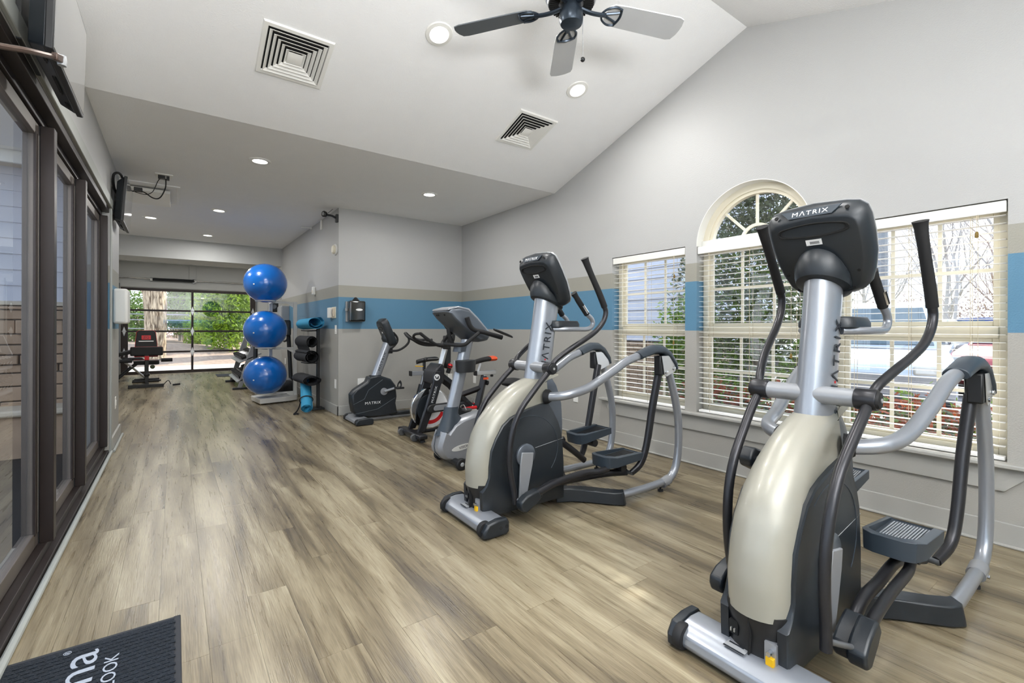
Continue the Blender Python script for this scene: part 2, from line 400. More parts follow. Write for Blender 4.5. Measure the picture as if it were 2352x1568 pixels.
# ---- floor: every plank near enough to be told apart is a part
fl = struct('floor', MB().box(XL - 0.9, XE + 0.8, YN - 0.1, YG + 0.1, -0.06, -0.009), 'vent_dark')
PW, PL = 0.1525, 1.22
_pm = MB().box(0.0004, PW - 0.0004, 0.0004, PL - 0.0004, -0.009, 0.0).mesh('plank', 0)
_far = MB(); rng = random.Random(3)
nrow = int((XE + 0.6 - XF) / PW) + 2
for i in range(nrow):
    x0 = XF + i * PW - 0.02; xc = x0 + PW / 2
    spans = []
    if xc < XL: spans = [(YW, YG)]
    elif xc < XP: spans = [(YN, YG)]
    elif xc < XE: spans = [(YN, YB + 0.02), (YBM, YG)]
    elif xc < XR: spans = [(YN, YB + 0.02)]
    for a, b in spans:
        y = a - rng.uniform(0, PL)
        while y < b:
            y0, y1 = max(y, a), min(y + PL, b); y += PL
            if y1 - y0 < 0.02: continue
            near = y1 > 0.15 and y0 < 9.6 and not (xc > 1.9 and y1 < -0.2)
            if not near:
                _far.box(x0 + .0004, x0 + PW - .0004, y0 + .0004, y1 - .0004, -0.009, 0); continue
            me = _pm if y1 - y0 > PL - 1e-4 else MB().box(0.0004, PW - .0004, .0004, y1 - y0 - .0004, -0.009, 0).mesh('plank', 0)
            o = obj('plank', me, 'plank_oak', fl); o.location = (x0, y0, 0)
tag(obj('plank_field', _far.mesh('plank_field', 0), 'plank_oak', fl), kind='stuff')

# ---- ceiling
cl = MB()
prof = [(YN, CZ), (2 * YR - YK, CZ), (YR, ZR), (YK, CZ), (YBM + 0.02, CZ)]
for (a, za), (b, zb) in zip(prof, prof[1:]):
    x0 = XL - 0.1 if b <= YK else XF - 0.1
    cl.add([(x0, a, za), (XR + 0.1, a, za), (XR + 0.1, b, zb), (x0, b, zb), (x0, a, za + .12), (XR + .1, a, za + .12), (XR + .1, b, zb + .12), (x0, b, zb + .12)],
           [(0,1,2,3), (7,6,5,4), (0,4,5,1), (1,5,6,2), (2,6,7,3), (3,7,4,0)])
cl.box(XF - .1, XE + .1, YBM, YG + .1, CZ, CZ + .12)
_me = cl.mesh('ceiling', 20)
ceil = struct('ceiling', _me, 'ceiling_paint')
# ---- right wall with its three windows
ARC_Y, ARC_Z, ARC_R = 1.836, 1.858, 0.446
WINS = [(2.392, 3.228, 0.445, 1.872), (1.390, 2.282, 0.445, 1.858), (0.453, 1.280, 0.445, 1.858)]
gable = [(YN, -.02), (YB + .2, -.02), (YB + .2, CZ + .05), (YK, CZ + .05), (YR, ZR + .05), (2*YR - YK, CZ + .05), (YN, CZ + .05)]
arch = [(WINS[1][0], WINS[1][2])] + [(WINS[1][1], WINS[1][2])] + [(ARC_Y + ARC_R * math.cos(R(a)), ARC_Z + ARC_R * math.sin(R(a))) for a in range(0, 181, 6)]
rect = lambda w: [(w[0], w[2]), (w[1], w[2]), (w[1], w[3]), (w[0], w[3])]
struct('wall_right', holed(gable, [rect(WINS[0]), arch, rect(WINS[2])], lambda a, b, d: (XR + d, a, b), 0.0, 0.19), 'wall_paint')
struct('wall_rear', MB().box(XP, XR + .05, YB, YB + .12, -.02, CZ + .05), 'wall_paint')
struct('wall_partition', MB().box(XP, XP + .12, YB + .12, YBM, -.02, CZ + .05), 'wall_paint')
struct('wall_near', MB().box(XL - .2, XR + .2, YN - .12, YN, -.02, CZ + .4), 'wall_paint')
SF0, SF1, SFZ = -1.55, 5.60, 2.245
struct('wall_left', holed([(YN, -.02), (YW, -.02), (YW, CZ + .05), (YK, CZ + .05), (YR, ZR + .05), (2*YR - YK, CZ + .05), (YN, CZ + .05)],
       [[(SF0, 0.0), (SF1, 0.0), (SF1, SFZ), (SF0, SFZ)]], lambda a, b, d: (XL + 0.015 - d, a, b), 0.0, 0.17), 'wall_paint')
struct('wall_jog', MB().box(XF - 2.3, XL - .155, YW - .14, YW, -.3, CZ + .05), 'wall_plain')
struct('wall_far_left', MB().box(XF - .12, XF, YW, YG, -.02, CZ + .05), 'wall_plain')
struct('wall_far_right', MB().box(XE, XE + .12, YBM, YG, -.02, CZ + .05), 'wall_plain')
struct('wall_far_return', MB().box(XP + .12, XE + .12, YBM - .12, YBM, -.02, CZ + .05), 'wall_plain')
struct('beam', MB().box(XF, XP, YBM, YBM + .72, 2.385, CZ + .02), 'wall_plain')
GX0, GX1, GZ = -1.05, 1.78, 2.115
struct('wall_garage', holed([(XF, -.02), (XE, -.02), (XE, CZ + .05), (XF, CZ + .05)], [[(GX0, 0), (GX1, 0), (GX1, GZ), (GX0, GZ)]],
       lambda a, b, d: (a, YG + d, b), 0.0, 0.16), 'wall_plain')
# trim on the garage wall
t = MB().box(XF, XE, YG - .025, YG, GZ + .01, 2.27); struct('trim_1', t, 'wall_plain', 0.004)
t = MB().box(.29, .44, YG - .02, YG, 2.27, CZ); struct('trim_2', t, 'wall_plain', 0.003)
t = MB().box(-1.2, -1.06, YG - .02, YG, 2.27, 2.66); struct('trim_3', t, 'wall_plain', 0.003)
# ---- baseboards
def bboard(name, x0, x1, y0, y1): struct(name, MB().box(x0, x1, y0, y1, 0, .127), 'base_paint', 0.004)
bboard('baseboard_right', XR - .015, XR, YN, YB); bboard('baseboard_rear', XP - .018, XR, YB - .018, YB)
bboard('baseboard_partition', XP - .018, XP, YB - .018, YBM)
bboard('baseboard_left', XL + .015, XL + .033, SF1 + .06, YW + .005)
struct('trim_4', MB().tube([(XL + .045, SF1 + .03, .012), (XL + .045, YW + .03, .012)], .012, n=10, sub=1), 'trim_grey')
struct('trim_5', MB().tube([(XR - .022, YN, .008), (XR - .022, YB - .02, .008)], .009, n=8, sub=1), 'base_paint')
# ---- window sill and apron
st = struct('window_sill', MB().box(XR - .06, XR + .012, .30, 3.36, .423, .447), 'base_paint', 0.006)
for k, w in enumerate(WINS): obj('stool_inset', MB().box(XR + .012, XR + .12, w[0], w[1], .423, .446), 'base_paint', st)
obj('apron', MB().prism([(XR - .018, .34, .423), (XR - .018, 3.32, .423), (XR - .018, 3.24, .292), (XR - .018, .46, .292)], (.018, 0, 0)), 'base_paint', st, 0.003)
# ---- windows
def window(k, w, cols, archtop=False):
    y0, y1, z0, z1 = w; wn = struct('window_%d' % k)
    f = MB(); xa, xb = XR + .10, XR + .165; t = .045
    f.box(xa, xb, y0, y0 + t, z0, z1); f.box(xa, xb, y1 - t, y1, z0, z1); f.box(xa, xb, y0 + t, y1 - t, z0, z0 + .05); f.box(xa, xb, y0 + t, y1 - t, z1 - t, z1)
    obj('frame', f, 'ivory_vinyl', wn, .004)
    zm = 1.142
    obj('meeting_rail', MB().box(xa - .006, xb + .002, y0 + t, y1 - t, zm - .033, zm + .033), 'ivory_vinyl', wn, .004)
    for za, zb, dx in ((z0 + .05, zm - .033, 0.0), (zm + .033, z1 - t, .018)):
        s = MB(); s.box(xa + .012 + dx, xa + .04 + dx, y0 + t, y0 + t + .028, za, zb); s.box(xa + .012 + dx, xa + .04 + dx, y1 - t - .028, y1 - t, za, zb)
        s.box(xa + .012 + dx, xa + .04 + dx, y0 + t + .028, y1 - t - .028, za, za + .03); s.box(xa + .012 + dx, xa + .04 + dx, y0 + t + .028, y1 - t - .028, zb - .022, zb)
        obj('sash', s, 'ivory_vinyl', wn, .003)
        ya, yb = y0 + t + .028, y1 - t - .028
        for c in range(1, cols):
            yy = ya + (yb - ya) * c / cols; obj('muntin', MB().box(xa + .02 + dx, xa + .032 + dx, yy - .010, yy + .010, za + .03, zb - .022), 'ivory_vinyl', wn)
        zz = (za + zb) / 2; obj('muntin', MB().box(xa + .0185 + dx, xa + .0335 + dx, ya, yb, zz - .010, zz + .010), 'ivory_vinyl', wn)
        obj('pane', MB().box(xa + .024 + dx, xa + .028 + dx, ya, yb, za + .03, zb - .022), 'window_glass', wn)
    return wn
window(1, WINS[0], 3); w2 = window(2, WINS[1], 3); window(3, WINS[2], 3)
# arched transom over the middle window
def ringpts(r, a0, a1, x, n=40): return [(x, ARC_Y + r * math.cos(R(a0 + (a1 - a0) * i / n)), ARC_Z + r * math.sin(R(a0 + (a1 - a0) * i / n))) for i in range(n + 1)]
def archband(mb, r0, r1, x0, x1, a0=0, a1=180, n=40):
    A, B, Cc, D = ringpts(r0, a0, a1, x0, n), ringpts(r1, a0, a1, x0, n), ringpts(r1, a0, a1, x1, n), ringpts(r0, a0, a1, x1, n)
    return mb.loft([[a, b, c, d] for a, b, c, d in zip(A, B, Cc, D)])
obj('arch_casing', archband(MB(), ARC_R - .004, ARC_R + .0005, XR - .004, XR + .11), 'white_paint', w2)
obj('arch_frame', archband(archband(MB(), .392, ARC_R - .004, XR + .09, XR + .165), .366, .396, XR + .105, XR + .15), 'ivory_vinyl', w2)
obj('arch_rail', MB().box(XR + .07, XR + .165, ARC_Y - .44, ARC_Y + .44, ARC_Z - .012, ARC_Z + .05), 'white_paint', w2, .004)
hub_z = ARC_Z + .05
obj('hub_muntin', archband(MB(), .115, .137, XR + .12, XR + .14, 20, 160), 'ivory_vinyl', w2)
for a in (45, 90, 135):
    d = Vector((0, math.cos(R(a)), math.sin(R(a)))); c = Vector((XR + .13, ARC_Y, ARC_Z)) + d * .252
    obj('muntin', MB().obox(c, (.008, 0, 0), d * .122, Vector((0, -d.z, d.y)) * .0095), 'ivory_vinyl', w2)
g = MB(); _p = ringpts(.372, 8, 172, XR + .129); g.prism(_p, (.004, 0, 0)); obj('pane', g, 'window_glass', w2)
# ---- blinds
def blind(w, label, ladders, cords):
    y0, y1, z0, z1 = w[0] + .006, w[1] - .006, .462, w[3] - .006
    b = thing('window_blind', label, 'blind', (0, 0, 0), 0, 'white slatted blinds along the window wall')
    obj('headrail', MB().box(XR + .004, XR + .016, y0, y1, z1 - .062, z1).box(XR + .016, XR + .07, y0, y1, z1 - .05, z1 - .008), 'white_plastic', b, .004)
    xs = XR + .044; n = 31; dz = .0432; zt = z1 - .075
    sm = MB(); prof = [(-.0235, -.0006), (-.012, .0004), (0, .0008), (.012, .0004), (.0235, -.0006)]
    ra = [(x, y0 + .004, z + .001) for x, z in prof] + [(x, y0 + .004, z - .001) for x, z in reversed(prof)]
    rb = [(x, y1 - .004, z) for x, _, z in ra]
    sm.loft([ra, rb]); me = sm.mesh('slat', 40); me.materials.append(M['slat_white'])
    k = 0
    while zt - k * dz > z0 + .045:
        o = obj('slat', me, None, b); o.location = (xs, 0, zt - k * dz); k += 1
    obj('bottom_rail', MB().box(xs - .026, xs + .026, y0 + .004, y1 - .004, z0 - .012, z0 + .008), 'slat_white', b, .004)
    for yy in ladders:
        obj('ladder_cord', MB().box(xs - .027, xs - .0262, yy - .0014, yy + .0014, z0, z1 - .06).box(xs + .0262, xs + .027, yy - .0014, yy + .0014, z0, z1 - .06), 'cord_tan', b)
    for yy, zz in cords:
        obj('pull_cord', MB().cyl((XR - .002, yy, z1 - .06), (XR - .002, yy, zz), .0012, n=6), 'cord_tan', b)
        obj('tassel', MB().lathe([(.003, .0), (.0075, -.006), (.0085, -.03), (.007, -.034)], (XR - .002, yy, zz), n=10), 'tassel_wood', b)
blind(WINS[0], 'white slatted blind on the leftmost plain window nearest the rear wall', (2.52, 2.80, 3.10), ((2.50, 1.64), (2.505, 1.05)))
blind(WINS[1], 'white slatted blind under the arched window', (1.50, 1.84, 2.17), ((1.53, .98),))
blind(WINS[2], 'wide white slatted blind on the rightmost window', (.60, .87, 1.15), ((.572, 1.70), (.566, 1.01), (1.19, 1.2)))

# ---- glass wall on the left
sfw = struct('window_4')
MUL = [-0.75, 0.25, 1.26, 2.28, 3.30, 4.32]
f = MB(); xo, xi = XL - .13, XL + .012
f.box(xo, xi, SF0, SF1, 0, .035); f.box(xo, xi - .03, SF0, SF1, .035, .075)
obj('sill_track', f, 'bronze', sfw, .003)
f = MB(); f.box(xo, xi, SF0, SF1, 2.20, SFZ); f.box(xo, xi - .05, SF0, SF1, 2.165, 2.20); obj('head_track', f, 'bronze', sfw, .003)
for y in [SF0 + .02] + MUL + [SF1 - .02]:
    last = y > 5
    m = MB().box(XL - .048, XL + .004, y - .032, y + .032 if not last else y + .02, .075, 2.165); o = obj('mullion', m, 'bronze', sfw, .002)
    obj('gasket', MB().box(XL - .052, XL - .048, y - .034, y + .034, .08, 2.16), 'gasket', o)
for a, b in zip([SF0 + .02] + MUL, MUL + [SF1 - .02]):
    xg0, xg1 = XL - .10, XL - .052
    s = MB(); s.box(xg0, xg1, a + .034, a + .075, .078, 2.162); s.box(xg0, xg1, b - .10, b - .034, .078, 2.162)
    s.box(xg0, xg1, a + .075, b - .10, .078, .15); s.box(xg0, xg1, a + .075, b - .10, 2.10, 2.162)
    o = obj('sash', s, 'bronze_mid', sfw, .003)
    for yy, w, mt_ in ((b - .048, .010, 'bronze_light'), (b - .07, .006, 'bronze'), (b - .105, .014, 'bronze')):
        obj('glazing_bead', MB().box(xg1 - .006, xg1 + .003, yy - w / 2, yy + w / 2, .14, 2.11), mt_, o)
    obj('pane', MB().box(XL - .074, XL - .069, a + .07, b - .096, .145, 2.105), 'door_glass', sfw)
tr = MB().box(XL + .014, XL + .032, SF0 - .08, SF1 + .07, SFZ, SFZ + .085).box(XL + .014, XL + .03, SF1, SF1 + .07, 0, SFZ); struct('trim_6', tr, 'trim_grey', .004)
struct('trim_7', MB().tube([(XL + .028, SF0, .012), (XL + .028, SF1 + .02, .012)], .014, n=10, sub=1), 'trim_grey')

# ---- garage door
gd = thing('garage_door', 'black framed glass sectional garage door at the far end', 'garage door', (0, YG + .06, 0))
zs = [0.0, .045, .538, 1.052, 1.568, 2.06]; xs = [GX0, -.915, .335, .385, 1.66, GX1]
for x0, x1 in ((GX0, -.915), (.335, .385), (1.66, GX1)): obj('stile', MB().box(x0, x1, -.03, .02, 0, 2.11), 'bronze', gd, .003)
for z0, z1 in ((0.0, .075), (.515, .56), (1.03, 1.075), (1.545, 1.59), (2.045, 2.11)):
    for x0, x1 in ((-.915, .335), (.385, 1.66)): obj('rail', MB().box(x0, x1, -.03, .02, z0, z1), 'bronze', gd, .003)
for z0, z1 in ((.075, .515), (.56, 1.03), (1.075, 1.545), (1.59, 2.045)):
    for x0, x1 in ((-.915, .335), (.385, 1.66)): obj('pane', MB().box(x0, x1, -.004, .004, z0, z1), 'garage_glass', gd)
hm = MB().prism([(-.032, 0, -.01), (0, 0, -.115), (.032, 0, -.01), (.032, 0, .01), (0, 0, .115), (-.032, 0, .01)], (0, -.006, 0)).cyl((-.045, -.012, 0), (.045, -.012, 0), .007, n=8).mesh('hinge'); hm.materials.append(M['silver_plate'])
for z in (.537, 1.052, 1.567):
    for x in (-.985, .36, 1.72): o = obj('hinge', hm, None, gd); o.location = (x, -.031, z)
for x in (GX0 - .03, GX1 + .01): obj('track', MB().box(x, x + .025, -.10, -.05, 0, 2.2), 'steel_tube', gd)
sp = thing('torsion_spring', 'black coiled torsion spring on a steel shaft above the garage door', 'spring', (0, YG - .09, 2.325))
obj('shaft', MB().cyl((-1.2, 0, .02), (2.2, 0, .0), .012, n=10), 'chrome', sp)
path = [(-.46 + .86 * i / 480, .032 * math.cos(i * .9), .032 * math.sin(i * .9)) for i in range(481)]
obj('coil', MB().tube(path, .0062, n=5, sub=1).cyl((-.46, 0, 0), (.40, 0, 0), .028, n=12), 'mat_black', sp)
for x in (-.47, .41): obj('winding_cone', MB().lathe([(.04, 0), (.045, .02), (.03, .05)], (x - .02, 0, 0), (1, 0, 0), n=12), 'chrome', sp)
obj('drum', MB().lathe([(.05, 0), (.06, .02), (.05, .06), (.062, .07)], (-1.15, 0, .02), (1, 0, 0), n=16), 'steel_tube', sp)
for x in (-1.17, .36): obj('bracket', MB().box(x, x + .05, 0, .085, -.06, .05), 'steel_tube', sp)
# ================================================================== OUTSIDE
def leaves(mb, n, c, rad, size, seed, shell=0.55):
    g = random.Random(seed); vs = []; fs = []
    for i in range(n):
        while True:
            p = Vector((g.uniform(-1, 1), g.uniform(-1, 1), g.uniform(-1, 1))); l = p.length
            if shell * g.random() < l <= 1: break
        wob = 1 + .18 * math.sin(p.x * 9 + seed) * math.cos(p.z * 8 + p.y * 7)
        q = Vector((c[0] + p.x * rad[0] * wob, c[1] + p.y * rad[1] * wob, c[2] + p.z * rad[2] * wob))
        a = Vector((g.gauss(0, 1), g.gauss(0, 1), g.gauss(0, 1))).normalized(); b = a.orthogonal().normalized(); s = size * g.uniform(.6, 1.3)
        k = len(vs); vs += [q - a * s, q + b * s * .45, q + a * s, q - b * s * .45]; fs.append((k, k+1, k+2, k+3))
    return mb.add(vs, fs)
def branches(mb, p, d, length, r, depth, g, spread=.55, n=5):
    p = Vector(p); d = Vector(d).normalized(); q = p + d * length * .5 + Vector((g.gauss(0, .03), g.gauss(0, .03), 0)) * length
    e = q + (d + Vector((g.gauss(0, .12), g.gauss(0, .12), .05))).normalized() * length * .5
    mb.tube([p, q, e], [r, r * .82, r * .62], n=n, sub=1, cap=False)
    if depth == 0: return
    for k in range(3 if depth > 1 else 3):
        t = g.uniform(.35, 1.0); s = p.lerp(e, t); ax = Vector((g.gauss(0, 1), g.gauss(0, 1), g.gauss(0, .35))).normalized()
        branches(mb, s, (d + ax * spread * g.uniform(.7, 1.5)), length * g.uniform(.5, .75), r * (1 - .38 * t) * .55, depth - 1, g, spread, max(3, n - 1))
    branches(mb, e, d + Vector((g.gauss(0, .2), g.gauss(0, .2), .1)), length * .7, r * .6, depth - 1, g, spread, max(3, n - 1))
def bare_tree(label, loc, h, r, seed, mt='bark_grey', depth=4, group='bare winter trees beyond the parking lot', lean=(0, 0)):
    g = random.Random(seed); t = thing('bare_tree', label, 'tree', loc, 0, group)
    mb = MB(); branches(mb, (0, 0, 0), (lean[0], lean[1], 1), h * .36, r, depth, g); o = obj('trunk', mb, mt, t)
    return t
def bush(name, label, cat, loc, parts, mt, group=None, trunk=True, th=1.0, shell=.55):
    t = thing(name, label, cat, loc, 0, group)
    if trunk: obj('trunk', MB().tube([(0, 0, -.1), (.03, .02, th * .5), (0, 0, th)], [.09, .07, .04], n=7, sub=2), 'bark_grey', t)
    for k, (c, rad, n, s, m) in enumerate(parts):
        o = obj('foliage', leaves(MB(), n, c, rad, s, sum(map(ord, label)) % 97 + k * 13, shell).mesh('foliage', 0), m or mt, t)
    return t
GZ0 = -0.12
struct('ground', MB().box(3.79, 70, -40, 60, GZ0 - .1, GZ0 - .02), 'mulch')
struct('parking_lot', MB().box(7.6, 34, -30, 40, GZ0 - .03, GZ0 + .01), 'asphalt')
struct('grass_verge', MB().box(34, 70, -30, 60, GZ0 - .03, GZ0 + .03), 'grass')
struct('kerb', MB().box(7.4, 7.6, -30, 40, GZ0 - .05, GZ0 + .12), 'concrete', .02)
# hedge of reddish leaves under the rightmost window
for k in range(5):
    y = .55 + k * .62
    bush('hedge_shrub', ['low shrub with rust-red leaves seen through the right edge of the rightmost blind', 'low rust and green shrub in the hedge behind the near machine handle',
         'low rust-leaved shrub in the hedge behind the near machine mast', 'low rust-red shrub below the arched window', 'low mixed shrub left of the arched window centre'][k], 'shrub', (5.0 + .12 * (k % 2), y, GZ0),
         [((0, 0, .30), (.42, .42, .34), 900, .035, 'leaf_dark'), ((0, 0, .42), (.42, .42, .30), 650, .04, 'leaf_red'), ((0, 0, .5), (.4, .4, .3), 260, .035, 'leaf_green')], 'leaf_red', 'hedge outside the windows', False)
g = random.Random(5); lf = MB()
for i in range(1500): leaves(lf, 1, (g.uniform(3.9, 7.3), g.uniform(-.2, 4.5), GZ0 + .0), (.02, .02, .02), .05, i)
tag(obj('fallen_leaves', lf.mesh('fallen_leaves', 0), 'leaf_red'), 'scattered rust-coloured fallen leaves on the mulch outside the windows', 'leaves', kind='stuff')
# large evergreen shrub outside the arched window; top clump added to block sun
bush('evergreen_shrub', 'tall dense evergreen shrub filling the arched window', 'shrub', (6.1, 3.0, GZ0),
     [((0, 0, 2.2), (1.05, .95, 1.7), 9000, .045, 'leaf_dark'), ((.2, .05, 1.6), (.85, .85, 1.3), 3500, .045, 'leaf_green'), ((0, -.1, 3.0), (.8, .8, .8), 3000, .045, 'leaf_dark'), ((.1, -.35, 4.3), (1.1, 1.1, 1.2), 8000, .06, 'leaf_dark')], 'leaf_dark', None, True, 1.6)
bush('evergreen_shrub', 'leafy green shrub beside the brick wall seen through the leftmost window', 'shrub', (6.3, 4.1, GZ0),
     [((0, 0, .9), (.55, .5, .9), 3000, .045, 'leaf_green'), ((0, 0, 1.2), (.5, .45, .8), 1000, .045, 'leaf_bright')], 'leaf_green', None, True, .8)
# building corner seen through the leftmost window
nb = thing('neighbour_wing', 'brick and pale siding building corner seen through the leftmost window', 'building', (7.0, 4.55, GZ0))
obj('core', MB().box(.05, 3, .05, 4, 0, 4.2), 'mortar', nb)
bm_ = MB().box(0, .19, -.03, .03, 0, .062).mesh('brick', 0); bm_.materials.append(M['brick_tan'])
bm2 = MB().box(-.03, .03, 0, .19, 0, .062).mesh('brick', 0); bm2.materials.append(M['brick_tan'])
nb_n = 0
for r in range(14):
    for c in range(14):
        o = obj('brick', bm2, None, nb); o.location = (.03, (c + (.5 if r % 2 else 0)) * .2 , .02 + r * .072); nb_n += 1
for r in range(14):
    for c in range(6):
        o = obj('brick', bm_, None, nb); o.location = ((c + (.5 if r % 2 else 0)) * .2, .03, .02 + r * .072)
for r in range(16):
    z = 1.05 + r * .19; obj('siding_board', MB().prism([(.05, 0, z), (.02, 0, z), (.045, 0, z + .2), (.05, 0, z + .2)], (0, 4, 0)), 'siding', nb)
    obj('siding_board', MB().prism([(0.03, .05, z), (0.03, .02, z), (0.03, .045, z + .2), (0.03, .05, z + .2)], (3, 0, 0)), 'siding', nb)
obj('corner_post', MB().box(-.02, .12, -.02, .12, 1.05, 4.2), 'white_paint', nb)
# cars
def car(label, loc, rz, paint, L=4.5, Wd=1.8, Hh=1.7, pickup=False):
    c = thing('parked_car', label, 'car', loc, rz, 'parked cars'); hw = Wd / 2
    lower = [(-L/2, .35), (-L/2 + .02, .75), (-L/2 + .15, .92), (L/2 - 1.1, .98), (L/2 - .2, .82), (L/2, .62), (L/2, .32), (L/2 - .1, .25), (-L/2 + .1, .25)]
    rings = []
    for y, k in ((-hw, .9), (-hw * .97, 1), (hw * .97, 1), (hw, .9)): rings.append([(x * (.99 if k < 1 else 1), y, .58 + (z - .58) * k) for x, z in lower])
    obj('body', MB().loft(rings), paint, c, .05, 3)
    cab = ([(-L/2 + .12, .9), (-L/2 + .45, Hh - .08), (-L/2 + .8, Hh), (L/2 - 2.0, Hh), (L/2 - 1.75, Hh - .06), (L/2 - .95, .95)] if not pickup else
           [(-.55, .9), (-.5, Hh - .06), (-.3, Hh), (L/2 - 2.1, Hh), (L/2 - 1.85, Hh - .06), (L/2 - 1.15, .95)])
    rings = []
    for y in (-1, 1): rings.append([(x, y * (hw * .93 - (z - .9) * .2), z) for x, z in cab])
    obj('cabin', MB().loft(rings), paint, c, .04, 2)
    x0, x1 = cab[0][0], cab[-1][0]; xt0, xt1 = cab[1][0], cab[-2][0]
    for y in (-1, 1):
        yy = lambda z: y * (hw * .93 - (z - .9) * .2 + .006)
        for a, b in ((x0 + .28, (x0 + x1) / 2 - .05), ((x0 + x1) / 2 + .05, x1 - .35)):
            za, zb = 1.0, Hh - .14
            ta, tb = a + (.18 if a < (x0 + x1) / 2 - .2 else 0), b - (.42 if b > (x0 + x1) / 2 + .2 else 0)
            obj('side_window', MB().prism([(a, yy(za), za), (b, yy(za), za), (tb, yy(zb), zb), (ta, yy(zb), zb)], (0, -y * .02, 0)), 'car_glass', c)
    (xa, za), (xb, zb) = cab[-1], cab[-2]; w1 = hw * .82; w2 = hw * .72; nx = Vector((zb - za, 0, xa - xb)).normalized() * .012
    q = lambda t: (xa + (xb - xa) * t, za + (zb - za) * t)
    (p, z), (p2, z2) = q(.1), q(.92); obj('windshield', MB().prism([Vector((p, -w1, z)) + nx, Vector((p, w1, z)) + nx, Vector((p2, w2, z2)) + nx, Vector((p2, -w2, z2)) + nx], -nx), 'car_glass', c)
    for x in (-L/2 + .85, L/2 - .88):
        for y in (-1, 1):
            wl = obj('wheel', MB().lathe([(.2, -.1), (.33, -.1), (.35, -.06), (.35, .06), (.33, .1), (.2, .1)], (x, y * (hw - .1), .35), (0, 1, 0), 24), 'rubber', c)
            obj('hubcap', MB().lathe([(.02, .0), (.21, -.0), (.21, .012), (.02, .02)], (x, y * (hw - .1) + y * .095, .35), (0, y, 0), 16), 'silver', wl)
    for y in (-1, 1):
        obj('headlight', MB().box(L/2 - .16, L/2 + .012, y * hw * .72 - .2, y * hw * .72 + .2, .62, .76), 'white_plastic', c, .03)
        obj('taillight', MB().box(-L/2 - .012, -L/2 + .1, y * hw * .8 - .1, y * hw * .8 + .1, .62, .85), 'red', c, .02)
    return c
car('silver SUV parked close outside the rightmost window', (10.6, 3.1, GZ0), R(196), 'car_silver', 4.7, 1.9, 1.75)
car('dark grey car parked behind the silver SUV', (14.2, 3.4, GZ0), R(186), 'car_dark', 4.6, 1.8, 1.5)
car('red car parked at the right edge of the rightmost window', (14.0, 1.35, GZ0), R(178), 'car_red', 4.3, 1.75, 1.45)
car('white car farther back in the parking lot left of the silver SUV', (17.0, 7.2, GZ0), R(190), 'white_plastic', 4.5, 1.8, 1.5)
car('dark blue pickup truck far across the parking lot', (33, 5.0, GZ0), R(95), 'car_blue', 5.6, 2.0, 1.85, True)
# lamp post, pole, trees
lp = thing('lamp_post', 'black post lantern with pale glass beyond the parking lot', 'lamp post', (24.5, 3.05, GZ0))
obj('post', MB().lathe([(.14, 0), (.14, .5), (.07, .6), (.06, 4.2)], n=10), 'black_plastic', lp); obj('lantern', MB().lathe([(.08, 4.2), (.30, 4.75), (.30, 4.8)], n=8), 'white_plastic', lp); obj('cap', MB().lathe([(.40, 4.8), (.36, 4.9), (.1, 5.05)], n=8), 'black_plastic', lp)
up = thing('utility_pole', 'tall grey pole with a curved street lamp arm among the bare trees', 'pole', (34, 9.4, GZ0))
obj('pole', MB().lathe([(.32, 0), (.22, 11.2)], n=10), 'steel_tube', up); obj('lamp_arm', MB().tube([(0, 0, 10.8), (.1, .2, 13.6), (.2, .9, 14.0), (.2, 1.5, 13.8)], .06, n=6), 'steel_tube', up); obj('antenna_cluster', MB().box(-.3, .3, -.3, .3, 9.4, 10.9), 'cabinet_grey', up, .06)
_spots = [(29, 3.6, 11, .15), (27, 4.9, 9, .12), (30, 6.2, 10, .18), (36, 4.6, 10, .2), (38, 7.4, 12, .22), (40, 10.5, 11, .2), (36, 12.5, 12, .22), (42, 5.6, 9, .18), (44, 13.5, 12, .25), (45, 8.8, 10, .2), (38, 15.5, 12, .2), (42, 18, 13, .25)]
_lab = ['tall bare tree with forked branches against the sky in the rightmost window', 'slender bare tree left of the post lantern', 'bare tree beside the near machine grip', 'bare tree with rusty twigs at the far right', 'bare tree right of the grey pole', 'bare tree left of the grey pole',
        'bare tree at the left of the tree line', 'low bare tree behind the blue pickup truck', 'pale bare tree in the back row on the left', 'pale bare tree in the back row centre', 'bare tree behind the white car', 'tallest bare tree at the left end of the tree line']
for k, (x, y, h, r) in enumerate(_spots): bare_tree(_lab[k], (x, y, GZ0), h, r * .62, 11 + k, 'twig_rust' if k in (3, 7) else 'bark_grey', 4 if k < 6 else 3)
tag(obj('thicket', leaves(leaves(MB(), 5000, (48, 8, 1.6), (5, 14, 2.4), .12, 3, 0), 1500, (40, 5, 1.2), (3, 5, 1.7), .1, 4, 0).mesh('thicket', 0), 'twig_rust'), 'rusty brown thicket of twigs along the far edge of the parking lot', 'thicket', kind='stuff')

